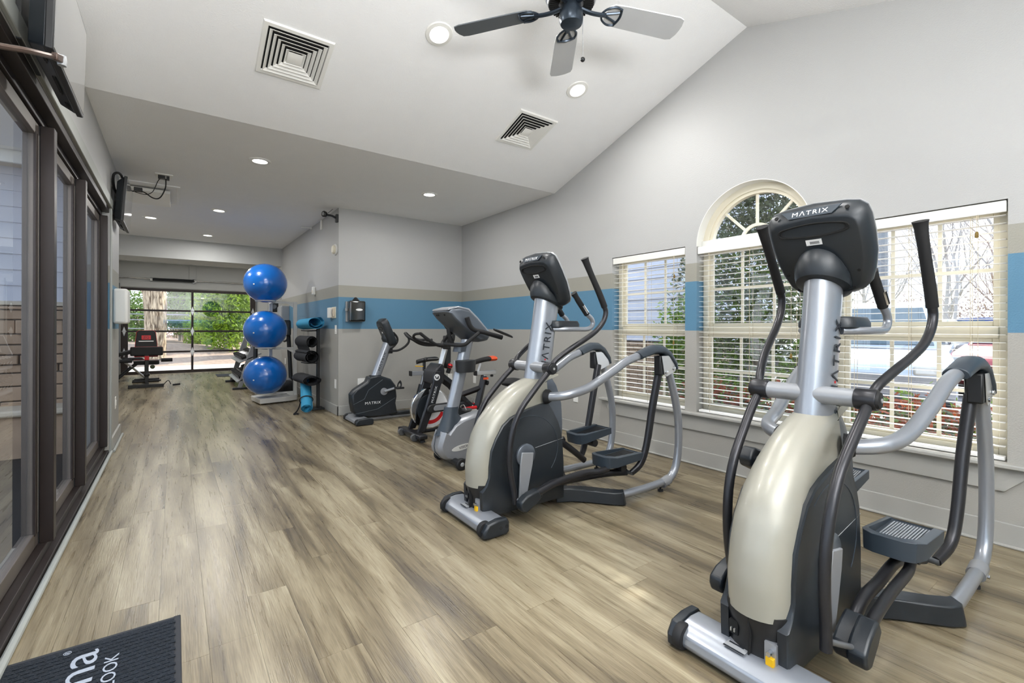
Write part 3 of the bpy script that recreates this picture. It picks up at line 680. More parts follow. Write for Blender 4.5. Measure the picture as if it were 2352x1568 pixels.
# ---- woods behind the garage door
struct('woodland_floor', MB().box(-14, 22, YG + .16, 60, -.3, -.1), 'mulch')
struct('driveway', MB().box(-14, 22, YG + .16, YG + 3.2, -.2, -.03), 'concrete')
bank = MB(); gx = [i for i in range(-14, 23)]; gy = [YG + 3.2 + i * 1.2 for i in range(10)]; gr = random.Random(2)
hts = [[-.06 + min(1, j * .5) * (.35 + .35 * math.sin(i * .45 + 2.2) + gr.uniform(-.06, .06)) * (1 if j else 0) for i in range(len(gx))] for j in range(len(gy))]
bank.add([(gx[i], gy[j], hts[j][i]) for j in range(len(gy)) for i in range(len(gx))], [(j*len(gx)+i, j*len(gx)+i+1, (j+1)*len(gx)+i+1, (j+1)*len(gx)+i) for j in range(len(gy)-1) for i in range(len(gx)-1)])
struct('leaf_bank', bank, 'mulch')
bt = thing('tree', 'massive rough-barked tree trunk filling the left garage panes', 'tree', (-.56, 18.6, -.05))
rings = []; gg = random.Random(8)
for j in range(22):
    z = j * .32; rr = .235 + .12 * math.exp(-z * 2) + (0.022 * z)
    rings.append([( .06 * math.sin(z) + (rr + .02 * math.sin(a * 11 + z * 2) + gg.uniform(-.018, .018)) * math.cos(2*PI*a/28) , (rr + .02 * math.sin(a * 9)) * math.sin(2*PI*a/28), z) for a in range(28)])
obj('trunk', MB().loft(rings), 'bark', bt); mbx = MB(); branches(mbx, (0, 0, 6.6), (.2, .1, 1), 3, .4, 2, gg); obj('branches', mbx, 'bark', bt)
t2 = thing('tree', 'thick tree trunk at the right edge of the garage panes', 'tree', (2.55, 19.0, -.05)); mbx = MB(); branches(mbx, (0, 0, 0), (0, 0, 1), 5, .30, 3, gg, .5, 12); obj('trunk', mbx, 'bark', t2)
_w = [(.35, 24, 7, .16), (1.25, 27, 9, .2), (-1.6, 23, 8, .16), (-2.2, 27, 9, .2), (.75, 30, 10, .22), (2.3, 25, 8, .18), (-.9, 30, 10, .24), (3.4, 29, 10, .2), (1.9, 34, 11, .24), (-3.4, 33, 11, .24), (4.6, 24, 9, .2), (.1, 34, 11, .2)]
_wl = ['slim tree trunk right of the massive trunk', 'straight trunk in the woods left of the garage mullion', 'slim trunk at the far left garage pane', 'straight trunk behind the weight bench', 'trunk deep in the woods by the mullion', 'leaning trunk among the green shrubs', 'trunk deep in the woods behind the massive trunk',
       'trunk at the right behind the green shrubs', 'tall trunk behind the brightest shrub', 'trunk at the far left of the woods', 'trunk hidden by the balls at far right', 'distant trunk just right of the massive trunk']
for k, (x, y, h, r) in enumerate(_w): bare_tree(_wl[k], (x, y, -.05), h * 1.4, r, 40 + k, 'bark', 3, 'trees in the woods behind the garage door')
_b = [('bright yellow-green shrub behind the right garage panes', (1.5, 20.0, 0), [((0, 0, 1.7), (1.0, .8, 1.5), 5200, .07, 'leaf_bright'), ((.1, .2, 2.1), (1.15, .9, 1.6), 5200, .07, 'leaf_green')]),
      ('green shrub just right of the garage mullion', (.85, 22.2, 0), [((0, 0, 1.0), (.6, .7, 1.1), 2500, .07, 'leaf_bright'), ((0, .2, 1.6), (.6, .7, 1.3), 2200, .07, 'leaf_green')]),
      ('soft green shrub behind the left garage panes', (-1.5, 22.6, 0), [((0, 0, 1.3), (1.0, .8, 1.3), 3200, .08, 'leaf_green')]),
      ('dark green shrub between the massive trunk and the mullion', (.15, 23.5, 0), [((0, 0, 2.0), (.75, .7, 1.1), 2600, .08, 'leaf_green'), ((.1, 0, 2.4), (.5, .5, 1.0), 900, .08, 'leaf_dark')]),
      ('tall green shrub behind the blue balls', (3.0, 23.5, 0), [((0, 0, 2.2), (1.3, .9, 2.0), 4500, .08, 'leaf_green')])]
for lb, lc, pr in _b: bush('woodland_shrub', lb, 'shrub', lc, pr, 'leaf_green', 'shrubs behind the garage door', True, 1.4, .3)
for k, z in enumerate((1.12, 1.42, 1.62)):
    tag(obj('guard_wire', MB().cyl((-9, 20.6, z), (.45, 20.6, z - .02), .02, n=6), 'silver_grey'), ['lowest pale wire strung across the woods', 'middle pale wire strung across the woods', 'highest pale wire strung across the woods'][k], 'wire', 'wires strung behind the garage door')
tag(obj('woodland_brush', leaves(leaves(MB(), 7000, (0, 42, .8), (16, 3, 2.2), .16, 9, 0), 3500, (0, 36, .8), (14, 3, 1.2), .12, 10, 0).mesh('woodland_brush', 0), 'twig_rust'), 'pale brown brush of distant winter woods behind the garage door', 'brush', kind='stuff')

# ---- patio and siding wall outside the glass wall
struct('patio_base', MB().box(-9, XL - .14, -6, YW - .14, -.2, -.045), 'mortar')
pat = struct('patio'); pm = MB().box(.003, .297, .003, .197, -.05, -.02).mesh('paver', 0); pm.materials.append(M['paver'])
for r in range(22):
    for c in range(6):
        o = obj('paver', pm, None, pat); o.location = (XL - .14 - (c + 1) * .3 - (.15 if r % 2 else 0), YW - .16 - (r + 1) * .2, 0)
wsx = struct('wall_siding')
obj('backing', MB().box(-5, XL - .155, YW - .15, YW - .14, -.1, 2.9), 'mortar', wsx)
SY = YW - .15
for r in range(9):
    z = 1.40 + r * .148
    obj('siding_board', MB().prism([(-5, SY, z), (-5, SY - .022, z), (-5, SY - .008, z + .152), (-5, SY, z + .152)], (5 + XL - .155, 0, 0)), 'siding', wsx)
obj('water_table', MB().box(-5, XL - .155, SY - .06, SY, 1.36, 1.40), 'beige_paint', wsx, .006)
gs = random.Random(21); z = -.04
while z < 1.35:
    h = gs.uniform(.07, .14); h = min(h, 1.355 - z); x = XL - .16
    while x > -3.0:
        w = gs.uniform(.12, .38); d = gs.uniform(.03, .075)
        obj('stone', MB().box(x - w + .006, x - .006, SY - d, SY, z + .005, z + h - .005), 'stone_tan', wsx, .008)
        x -= w
    z += h
obj('ledge_stone', MB().box(-3.0, XL - .3, SY - .42, SY - .02, -.05, .36), 'stone_tan', wsx, .03); obj('ledge_cap', MB().box(-3.05, XL - .28, SY - .46, SY - .02, .36, .42), 'beige_paint', wsx, .02)
ev = struct('eave'); obj('soffit', MB().box(-6, XL - .155, SY - .32, SY, 2.66, 2.70), 'beige_paint', ev); obj('fascia', MB().box(-6, XL - .155, SY - .35, SY - .32, 2.62, 2.80), 'white_paint', ev, .005)
obj('gutter', MB().tube([(-6, SY - .40, 2.77), (XL - .155, SY - .40, 2.77)], .05, n=10, sub=1), 'white_paint', ev)
for r in range(7):
    for c in range(13):
        x1 = XL - .155 - c * .28 - (.14 if r % 2 else 0); y = SY - .38 + r * .13; z = 2.80 + r * .085
        obj('shingle', MB().prism([(x1 - .272, y, z), (x1 - .272, y + .16, z + .105), (x1 - .272, y + .16, z + .115), (x1 - .272, y, z + .014)], (.268, 0, 0)), 'shingle', ev)

# ================================================================== FIXTURES
SL = math.atan2(ZR - CZ, YK - YR)            # ceiling pitch
def slope_z(y): return max(CZ, ZR - abs(y - YR) * math.tan(SL))
LAMP_W = 14.0
def recessed(x, y, label):
    on = abs(y - YR) < YK - YR; z = slope_z(y)
    t = thing('recessed_light', label, 'ceiling light', (x, y, z), 0, 'round recessed ceiling lights')
    t.rotation_euler = ((-SL if y > YR else SL) if on else 0, 0, 0)
    obj('trim_ring', MB().lathe([(.062, -.004), (.066, -.010), (.09, -.007), (.095, 0)], n=32, cap=False), 'white_plastic', t)
    obj('reflector', MB().lathe([(.062, -.004), (.055, .012)], n=32, cap=False), 'white_plastic', t)
    obj('lens', MB().lathe([(.0005, -.0032), (.056, -.003)], n=32), 'lamp_glow', t)
    l = lamp('recessed_bulb', 'AREA', (0, 0, -.014), LAMP_W, (1, .985, .96), (0, 0, 0), .12); l.parent = t
for x, y, lb in ((1.455, 2.862, 'round recessed light left of the ceiling fan'), (2.742, 2.85, 'round recessed light behind the front fan blade'), (.648, 4.968, 'round recessed light in the flat ceiling below the larger vent'),
                 (2.431, 5.024, 'round recessed light in the flat ceiling near the rear wall corner'), (.478, 7.41, 'round recessed light right of the attic hatch'), (-.287, 8.471, 'round recessed light just behind the small television'), (.451, 9.529, 'round recessed light nearest the garage beam'),
                 (.2, 2.86, 'round recessed light above the glass wall'), (.4, .85, 'round recessed light above the camera on the left'), (1.7, .85, 'round recessed light above the camera in the middle'), (1.2, -1.5, 'round recessed light behind the camera'), (-.3, 12.4, 'added round recessed light hidden by the beam above the weight bench'), (1.0, 12.4, 'added round recessed light hidden by the beam above the dumbbells'), (2.3, 12.4, 'added round recessed light hidden by the beam at the far right')):  # unseen lights behind the beam are added to brighten the far end
    recessed(x, y, lb)
# ---- supply vents
def vent(xc, yc, label, s=.213):
    t = thing('ceiling_vent', label, 'vent', (xc, yc, slope_z(yc)), 0, 'square ceiling air vents'); t.rotation_euler = (-SL, 0, 0)
    fr = MB()
    def sq(r, z): return [(-r, -r, z), (r, -r, z), (r, r, z), (-r, r, z)]
    fr.loft([sq(s, 0), sq(s - .006, -.012), sq(s - .03, -.012), sq(s - .034, .0)], cap=False); obj('frame', fr.mesh('frame', 20), 'white_paint', t)
    obj('plenum_shade', MB().add(sq(s - .034, -.0015)[::-1], [(0, 1, 2, 3)]), 'vent_dark', t)  # flat black sheet stands in for the shaded depth behind the louvers
    for k in range(5):
        r = s - .040 - k * .028
        o = obj('louver', MB().loft([sq(r - .018, -.006), sq(r, -.020), sq(r - .0015, -.0215), sq(r - .0195, -.0075)], cap=False).mesh('louver', 20), 'white_paint', t)
    obj('center_louver', MB().loft([sq(.030, -.008), sq(.046, -.020), sq(.018, -.026)]).mesh('center', 20), 'white_paint', t)
vent(.648, 3.396, 'larger square air vent on the sloped ceiling, nearer the glass wall'); vent(2.622, 3.398, 'square air vent on the sloped ceiling nearer the window wall')
# ---- ceiling fan
FX, FY, FZ = 1.682, 1.795, 2.86
fan = thing('ceiling_fan', 'dark five-blade ceiling fan with pull chain', 'ceiling fan', (FX, FY, FZ))
obj('canopy', MB().lathe([(.075, .62), (.07, .57), (.03, .54)], n=24), 'fan_dark', fan); obj('downrod', MB().cyl((0, 0, .15), (0, 0, .6), .013), 'fan_dark', fan)
obj('motor_housing', MB().lathe([(.03, .16), (.10, .13), (.135, .08), (.14, .045), (.128, .02), (.118, .012)], n=36), 'fan_dark', fan)
obj('motor_plate', MB().lathe([(.04, .012), (.128, .014), (.122, .004), (.04, .0)], n=36), 'silver_grey', fan)
fn = MB()
for k in range(40):
    a = 2*PI*k/40; d = Vector((math.cos(a), math.sin(a), 0)); fn.obox(d * .092 + Vector((0, 0, -.001)), d * .026, Vector((-d.y, d.x, 0)) * .0042, (0, 0, .003))
obj('vent_slots', fn, 'vent_dark', fan)
obj('switch_housing', MB().lathe([(.05, .004), (.052, -.03), (.062, -.045), (.062, -.09), (.056, -.105), (.02, -.112), (.004, -.112)], n=32), 'fan_dark', fan)
for k in range(5):
    a = R(53 + 72 * k); ca, sa = math.cos(a), math.sin(a); tw = R(-12)
    def P(r, w, z, ca=ca, sa=sa): return (r*ca - w*sa, r*sa + w*ca, z)
    def BP(r, w, dz=0): return P(r, w * math.cos(tw), -.012 + w * math.sin(tw) + dz)
    out = [(.205, -.045), (.23, -.062), (.30, -.068), (.62, -.075), (.65, -.066), (.662, -.03), (.664, 0), (.662, .03), (.65, .066), (.62, .075), (.30, .068), (.23, .062), (.205, .045)]
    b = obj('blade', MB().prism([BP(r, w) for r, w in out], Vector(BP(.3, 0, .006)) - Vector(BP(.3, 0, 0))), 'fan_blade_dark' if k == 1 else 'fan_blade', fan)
    arm = obj('blade_iron', MB().tube([P(.055, 0, -.012), P(.11, 0, -.022), P(.165, 0, -.022), P(.2, 0, -.018)], .009, n=8, flat=1.6), 'fan_dark', b)
    iron = MB()
    for s in (-1, 1):
        iron.tube([BP(.175, 0, -.004), BP(.195, s * .035, -.004), BP(.235, s * .056, -.004), BP(.272, s * .05, -.004)], .006, n=6)
        iron.tube([BP(.18, 0, -.004), BP(.225, s * .014, -.004), BP(.27, s * .03, -.004)], .006, n=6)
    iron.tube([BP(.272, -.052, -.004), BP(.285, 0, -.004), BP(.272, .052, -.004)], .007, n=6)
    obj('iron_scroll', iron, 'fan_dark', b)
obj('pull_chain', MB().cyl((.03, -.055, -.07), (.03, -.055, -.30), .0016, n=6), 'chrome', fan); obj('chain_knob', MB().sphere((.03, -.055, -.305), .0125, 12, 8), 'black_plastic', fan)
# ---- televisions
def tv(label, y0, y1, z0, z1, xt, xb, port):
    t = thing('television', label, 'television', (0, 0, 0), 0, 'wall televisions')
    up = Vector((xt - xb, 0, z1 - z0)); H_ = up.length; up.normalize(); n = Vector((up.z, 0, -up.x)); c = Vector(((xt + xb) / 2, (y0 + y1) / 2, (z0 + z1) / 2)); ay = Vector((0, (y1 - y0) / 2, 0)); az = up * H_ / 2
    obj('bezel', MB().obox(c - n * .012, n * .012, ay, az), 'black_plastic', t, .004)
    obj('screen', MB().obox(c + n * .0005, n * .0008, ay * .965, az * .94), 'screen_glass', t)
    obj('back_shell', MB().loft([[c - n * .024 + ay * a * .97 + az * b * .97 for a, b in ((-1, -1), (1, -1), (1, 1), (-1, 1))], [c - n * .075 + ay * a * .86 + az * (b * .82 - .06) for a, b in ((-1, -1), (1, -1), (1, 1), (-1, 1))]]), 'charcoal', t, .006)
    for f0, f1, nq in ((-.72, -.55, 3), (-.16, .32, 5), (.62, .78, 3)):
        for q in range(nq): obj('port_slot', MB().obox(c - n * (.040 + .006 * q) + ay * (f0 + f1) / 2 - az * (.93 - .035 * q), n * .0018, ay * (f1 - f0) / 2, up * .010), 'vent_dark', t)
    mt_ = MB().box(XL + .015, XL + .03, c.y - .16, c.y + .16, c.z - .12, c.z + .14).tube([(XL + .03, c.y, c.z), c - n * .07], .022, n=8, sub=1)
    obj('wall_bracket', mt_, 'black_plastic', t)
    return t
tv('large television hung over the glass wall beside the bronze arm', 2.315, 3.0, 2.155, 2.565, -.345, -.356, 0)
t2v = tv('smaller-looking television past the glass wall with dangling cables', 5.60, 6.30, 2.14, 2.56, -.36, -.389, 1)
def cable(label, pts, r=.005, m='rubber', grp='black cables of the far television'):
    return tag(obj('cable', MB().tube(pts, r, n=7, sub=6), m), label, 'cable', grp)
cable('thick black cable looping behind the far television', [(-.43, 5.95, 2.42), (-.465, 5.75, 2.46), (-.46, 5.62, 2.56), (-.42, 5.72, 2.60), (-.40, 5.95, 2.55)], .011)
cable('black cable sagging lowest between the television and the ceiling outlet', [(-.36, 6.2, 2.565), (-.27, 6.15, 2.56), (-.19, 6.1, 2.50), (-.13, 6.05, 2.50), (-.085, 6.03, 2.60), (-.08, 6.03, 2.70)], .006)
cable('thin black cable between the television and the adapter', [(-.34, 6.2, 2.56), (-.25, 6.12, 2.53), (-.19, 6.08, 2.56), (-.15, 6.05, 2.66), (-.13, 6.02, 2.69)], .0035)
tag(obj('power_adapter', MB().box(-.345, -.275, 6.12, 6.20, 2.56, 2.595), 'black_plastic', None, .004), 'black power brick hanging on the cable beside the far television', 'adapter')
pl = thing('ceiling_outlet', 'white ceiling outlet with two black plugs', 'outlet', (-.095, 6.03, CZ)); obj('plate', MB().box(-.075, .075, -.06, .06, -.012, 0), 'white_plastic', pl, .004)
obj('plug', MB().box(-.05, .01, -.03, .03, -.045, -.012), 'black_plastic', pl, .004); obj('plug', MB().box(.02, .045, -.02, .02, -.05, -.012), 'black_plastic', pl, .003)
# ---- attic hatch
ah = thing('attic_hatch', 'white ceiling hatch with a lowered panel beside the far television', 'hatch', (0, 0, 0))
obj('hatch_frame', MB().box(-.50, .045, 6.43, 6.50, CZ - .012, CZ).box(-.50, .045, 7.36, 7.40, CZ - .006, CZ).box(.01, .045, 6.50, 7.36, CZ - .006, CZ), 'ceiling_paint', ah, .003)
obj('hatch_panel', MB().box(-.45, -.05, 6.62, 7.34, CZ - .055, CZ - .02), 'white_plastic', ah, .004)
# ---- bronze door-closer arm by the camera
ca_ = thing('closer_arm', 'bronze closer arm reaching in front of the large television', 'closer arm', (0, 0, 0))
obj('rod', MB().tube([(-.468, 1.80, 1.905), (-.40, 1.904, 1.949), (-.355, 1.945, 1.972), (-.31, 2.03, 2.008)], .0085, n=8, sub=3), 'copper', ca_)
obj('knuckle', MB().obox((-.302, 2.05, 2.016), (.006, .028, .008), (.008, -.002, 0), (0, -.003, .011)), 'copper', ca_, .003); obj('wrap', MB().lathe([(.011, -.016), (.0135, 0), (.011, .016)], (-.297, 2.068, 2.018), (0, 0, 1), 12), 'bezel_grey', ca_)
obj('shoe', MB().box(-.49, -.455, 1.74, 1.82, 1.89, 1.92), 'copper', ca_, .003)
# ---- wall plates and small wall devices
def plate(name, label, cat, c, n, w, h, kind='outlet', group=None):
    c = Vector(c); n = Vector(n); r = Vector((0, 0, 1)).cross(n); t = thing(name, label, cat, c, 0, group)
    obj('plate', MB().obox(n * .003, r * w / 2, Vector((0, 0, h / 2)), n * .003), 'white_plastic', t, .002)
    if kind == 'outlet':
        for dz in (-.02, .02): obj('socket', MB().obox(n * .007 + Vector((0, 0, dz)), r * .016, Vector((0, 0, .013)), n * .001), 'white_paint', t, .002)
    elif kind == 'switch': obj('rocker', MB().obox(n * .008, r * .012, Vector((0, 0, .028)), n * .003), 'white_paint', t, .002)
    return t
plate('light_switch', 'white light switch on the column beside the mat rack', 'switch', (XP, 6.41, 1.13), (-1, 0, 0), .075, .12, 'switch')
plate('wall_outlet', 'white outlet low on the column beside the mat rack', 'outlet', (XP, 6.42, .405), (-1, 0, 0), .075, .12)
plate('blank_plate', 'white blank plate on the rear wall behind the black upright bike', 'outlet', (2.045, YB, .41), (0, -1, 0), .10, .125, 'blank')
plate('wall_outlet', 'white outlet on the rear wall left of the studio bike saddle post', 'outlet', (3.40, YB, .40), (0, -1, 0), .075, .12)
plate('wall_outlet', 'white outlet on the window wall just behind the studio bike saddle post', 'outlet', (XR, 5.9, .40), (-1, 0, 0), .075, .12)
plate('wall_outlet', 'white outlet on the window wall behind the middle elliptical', 'outlet', (XR, 3.75, .40), (-1, 0, 0), .075, .12)
plate('light_switch', 'narrow white switch low on the wall end past the glass wall', 'switch', (XL + .015, 6.1, .40), (1, 0, 0), .075, .12, 'switch')
plate('wall_plate', 'large white wall plate below the larger ball rack cabinet', 'outlet', (XP, 9.9, .5), (-1, 0, 0), .09, .12, 'blank')
al = thing('alarm_sounder', 'round white alarm sounder high on the column', 'alarm', (XP, 6.42, 2.2)); obj('base', MB().lathe([(.075, 0), (.075, .014), (.06, .02)], (0, 0, 0), (-1, 0, 0), 28), 'white_plastic', al); obj('cap', MB().lathe([(.058, .02), (.062, .034), (.045, .05), (.01, .052)], (0, 0, 0), (-1, 0, 0), 28), 'ivory_vinyl', al)
ms = thing('motion_sensor', 'small white motion sensor on the partition above the mat rack', 'sensor', (XP, 7.55, 1.72)); obj('body', MB().box(-.045, 0, -.035, .035, -.06, .06), 'white_plastic', ms, .01); obj('lens', MB().box(-.047, -.043, -.022, .022, -.03, .01), 'ivory_vinyl', ms)
ds = thing('door_sensor', 'slim white sensor at the top of the partition', 'sensor', (XP, 7.15, 2.66)); obj('body', MB().box(-.025, 0, -.016, .016, -.07, .07), 'white_plastic', ds, .004)
sb = thing('sprinkler_bracket', 'small white bracket where the partition meets the ceiling', 'bracket', (XP - .06, 7.8, CZ)); obj('arm', MB().box(-.10, .06, -.012, .012, -.02, -.008).box(.04, .06, -.03, .03, -.03, 0), 'white_plastic', sb, .002)
kp = thing('alarm_box', 'beige alarm box with exposed backplate beside the column edge', 'alarm', (XP, 6.55, 1.36)); obj('backplate', MB().box(-.012, 0, -.15, .03, -.075, .075), 'ivory_vinyl', kp, .003); obj('cover', MB().box(-.045, -.012, .0, .13, -.07, .07), 'white_plastic', kp, .006); obj('terminal', MB().box(-.03, -.012, -.12, -.04, -.055, .055), 'beige_paint', kp, .003); obj('wires', MB().tube([(-.03, -.06, .04), (-.045, -.09, .0), (-.03, -.07, -.05)], .004, n=6), 'silver_grey', kp)
cm = thing('security_camera', 'small black security camera at the top of the column corner', 'camera', (XP, 6.33, 2.60))
obj('mount', MB().box(-.03, 0, -.03, .03, -.05, .05).tube([(-.02, 0, 0), (-.07, .02, .03), (-.12, .05, .04)], .014, n=8), 'black_plastic', cm); obj('camera_body', MB().lathe([(.018, -.02), (.038, -.01), (.04, .02), (.03, .03)], (-.15, .07, .05), (-.8, -.5, 0), 20), 'black_plastic', cm); obj('lens', MB().lathe([(.001, .031), (.022, .031), (.024, .028)], (-.15, .07, .05), (-.8, -.5, 0), 16), 'bezel_grey', cm); obj('antenna', MB().cyl((-.12, .04, .06), (-.06, .02, .12), .003, n=6), 'black_plastic', cm)
wd = thing('wipe_dispenser', 'glossy black wipe dispenser on the blue stripe of the rear wall', 'dispenser', (1.955, YB, 1.375))
mat('gloss_black', '#0c0c0d', 0.08, var=0, coat=1.0)
obj('housing', MB().prism([(x, 0, z) for x, z in rrect(.215, .275, .02)], (0, -.125, 0)), 'gloss_black', wd, .03, 4); obj('back_plate', MB().box(-.125, .1, -.02, 0, -.14, .13), 'bezel_grey', wd, .004)
obj('nozzle', MB().lathe([(.055, .135), (.03, .165), (.012, .185)], (-.01, -.07, 0), (0, 0, 1), 16), 'black_plastic', wd); obj('badge', MB().prism([(.045 * math.cos(2*PI*k/20) + .02, -.126, .015 * math.sin(2*PI*k/20) + .02) for k in range(20)], (0, -.002, 0)), 'ink_white', wd); obj('latch', MB().box(-.14, -.11, -.06, -.03, -.0, .04), 'bezel_grey', wd, .004)
pt = thing('towel_dispenser', 'white paper towel dispenser on the wall end past the glass wall', 'dispenser', (XL + .015, 5.98, 1.36)); obj('cover', MB().box(0, .115, -.14, .14, -.17, .17), 'white_plastic', pt, .025, 4); obj('key_lock', MB().lathe([(.008, 0), (.008, .004)], (.06, -.05, -.178), (0, 0, -1), 10), 'bezel_grey', pt)
# ---- entrance mat
fm = thing('floor_mat', 'navy ribbed entrance mat with pale lettering', 'mat', (0, 0, 0))
obj('carpet', MB().box(-.462, 0.0, .85, 2.27, .002, .009), 'carpet_navy', fm, .001)
obj('rubber_border', MB().box(-.47, .021, .83, 2.292, 0.0, .004).box(-.002, .019, .85, 2.29, .004, .0065), 'mat_edge', fm, .001)
rb = MB()
for k in range(60):
    for j in range(16): rb.box(-.452 + j * .028 + (.014 if k % 2 else 0), -.452 + j * .028 + .022 + (.014 if k % 2 else 0), .865 + k * .0232, .865 + k * .0232 + .013, .009, .0112)
tag(obj('ribs', rb.mesh('ribs', 0), 'carpet_navy', fm), kind='stuff')
put_text('LOOK', .055, 'carpet_letter', fm, (-.173, 2.045, .0118), (0, 1, 0), (-1, 0, 0), width=.185)
put_text('na', .15, 'carpet_letter', fm, (-.262, 2.115, .0118), (0, 1, 0), (-1, 0, 0), width=.19)
put_text('\u00ae', .03, 'carpet_letter', fm, (-.302, 2.238, .0118), (0, 1, 0), (-1, 0, 0))
# ================================================================== ELLIPTICAL TRAINERS
def interp(tab, z):
    if z <= tab[0][0]: return tab[0][1]
    for (a, va), (b, vb) in zip(tab, tab[1:]):
        if z <= b: return va + (vb - va) * (z - a) / (b - a)
    return tab[-1][1]
FRONT = [(.05, .052), (.08, .05), (.20, -.006), (.326, -.012), (.42, .002), (.52, .03), (.60, .072), (.674, .133), (.742, .212), (.786, .282), (.82, .36), (.845, .45)]
REAR = [(.05, .655), (.386, .66), (.5, .676), (.668, .672), (.774, .643), (.828, .604), (.874, .567)]
HALF = [(.05, .098), (.3, .104), (.5, .102), (.65, .094), (.76, .082), (.845, .072), (.88, .06)]
def hull_ring(z, uf, ur, hw, front_len, n=7):
    k = front_len / .10
    out = [(uf + k * a, -hw * b, z) for a, b in ((0, 0), (.002, .2), (.008, .4), (.019, .6), (.034, .76), (.052, .88), (.074, .96), (.10, 1.0))]
    u0 = out[-1][0]
    for q in range(4): out.append((u0 + (ur - .03 - u0) * (q + 1) / 4, -hw, z))
    out += [(ur, -hw * .72, z)]
    return out + [(u, -v, zz) for u, v, zz in reversed(out[1:])]
def elliptical(label, pose, right, left):
    X, Y, th = pose
    E = thing('elliptical_trainer', label, 'elliptical', (X, Y, 0), th, 'elliptical trainers')
    # --- front foot bar
    prof = [(-.055, .03), (-.05, .06), (-.02, .085), (.03, .094), (.085, .090), (.10, .07), (.10, .02), (-.045, .015)]
    obj('front_bar', MB().loft([[(u, -.232, z) for u, z in prof], [(u, .232, z) for u, z in prof]]), 'silver', E, .006)
    for s in (-1, 1):
        cp = [(-.062, .012), (-.064, .045), (-.035, .085), (.03, .098), (.09, .096), (.106, .075), (.108, .018), (.09, .006), (-.045, .004)]
        c = obj('end_cap', MB().loft([[(u, s * .233, z) for u, z in cp], [(u, s * .262, z) for u, z in cp], [(u * .86 + .004, s * .272, .05 + (z - .05) * .82) for u, z in cp]] if s > 0 else
                                     [[(u * .86 + .004, s * .272, .05 + (z - .05) * .82) for u, z in cp], [(u, s * .262, z) for u, z in cp], [(u, s * .233, z) for u, z in cp]]), 'charcoal', E, .003)
        for u in (.045, .085): obj('bolt_hole', MB().lathe([(.011, 0), (.011, .002), (.001, .002)], (u, s * .271, .052), (0, s, 0), 12), 'vent_dark', c)
        obj('transport_wheel', MB().lathe([(.02, -.016), (.042, -.016), (.046, -.008), (.046, .008), (.042, .016), (.02, .016)], (-.032, s * .222, .046), (0, 1, 0), 24), 'rubber', E)
    st = obj('rating_sticker', MB().box(-.052 + .03, .02, .005, .075, .0915, .0925), 'bezel_grey', E); obj('sticker_print', MB().box(-.022, -.014, .005, .075, .0925, .0928).box(.008, .016, .02, .07, .0925, .0928), 'ink_dark', st)
    # --- body
    rings = [hull_ring(z, max(interp(FRONT, z), .0) if z > .1 else .012, .66, interp(HALF, z) - .001, .062) for z in (.045, .06, .10, .15, .20, .235)]
    bb = obj('base_box', MB().loft(rings), 'black_plastic', E)
    obj('power_inlet', MB().box(.018, .05, .045, .075, .12, .165), 'vent_dark', bb); obj('inlet_pins', MB().box(.012, .03, .052, .056, .13, .142).box(.012, .03, .064, .068, .13, .142), 'silver_plate', bb)
    obj('port_plate', MB().box(.014, .06, -.082, -.045, .082, .155), 'silver_grey', bb); obj('coax_jack', MB().cyl((.022, -.066, .13), (-.006, -.066, .13), .008, n=10), 'chrome', bb); obj('ethernet_jack', MB().box(.002, .03, -.078, -.053, .088, .115), 'yellow', bb, .002)
    obj('panel_seam', MB().box(.0, .02, -.002, .002, .06, .215), 'vent_dark', bb)
    zz = [.218] + [.24 + .03 * k for k in range(20)] + [.83, .845, .858]
    def rear_c(z): return min(interp(REAR, z), .56)
    rings = [hull_ring(z, interp(FRONT, z) - .003, rear_c(z) if z < .85 else .60, interp(HALF, z), .10 if z < .5 else .10 + .25 * (z - .5)) for z in zz]
    obj('front_shroud', MB().loft(rings), 'cream_shell', E)
    rings = []
    for z in [.06 + .06 * k for k in range(14)] + [.872]:
        ur = interp(REAR, z); hw = interp(HALF, z) - .006; uf = .52
        rings.append([(uf, -hw, z), ((uf + ur) / 2, -hw, z), (ur - .02, -hw * .92, z), (ur, -hw * .6, z), (ur, hw * .6, z), (ur - .02, hw * .92, z), ((uf + ur) / 2, hw, z), (uf, hw, z)])
    obj('rear_cover', MB().loft(rings), 'graphite', E)
    edge = [(.03, .05), (.025, .12), (.022, .20), (.05, .232), (.068, .28), (.069, .339), (.083, .434), (.114, .501), (.165, .575), (.222, .617), (.288, .640), (.374, .662), (.462, .678), (.517, .68), (.555, .628), (.602, .551), (.631, .475), (.641, .386), (.650, .28), (.652, .05)]
    for s in (-1, 1):
        sp = obj('side_panel', MB().loft([[(u, s * .080, z) for u, z in edge], [(u, s * .108, z) for u, z in edge], [(.34 + (u - .34) * .975, s * .113, .36 + (z - .36) * .975) for u, z in edge]] if s < 0 else
                                         [[(.34 + (u - .34) * .975, s * .113, .36 + (z - .36) * .975) for u, z in edge], [(u, s * .108, z) for u, z in edge], [(u, s * .080, z) for u, z in edge]]), 'charcoal', E)
        arc = [(.36 + .235 * math.cos(R(a)), s * .1128, .40 + .215 * math.sin(R(a))) for a in range(-40, 131, 10)]
        obj('arc_crease', MB().tube(arc, .0022, n=6, sub=1), 'slate', sp)
        obj('panel_seam', MB().cyl((.41, s * .113, .41), (.64, s * .1115, .44), .0016, n=6), 'bezel_grey', sp)
        # crank
        cu, cz = .329, .377; ph = (right if s < 0 else left)['crank']; dx, dz = math.cos(R(ph)), math.sin(R(ph)); ex, ez = cu + .262 * dx, cz + .262 * dz
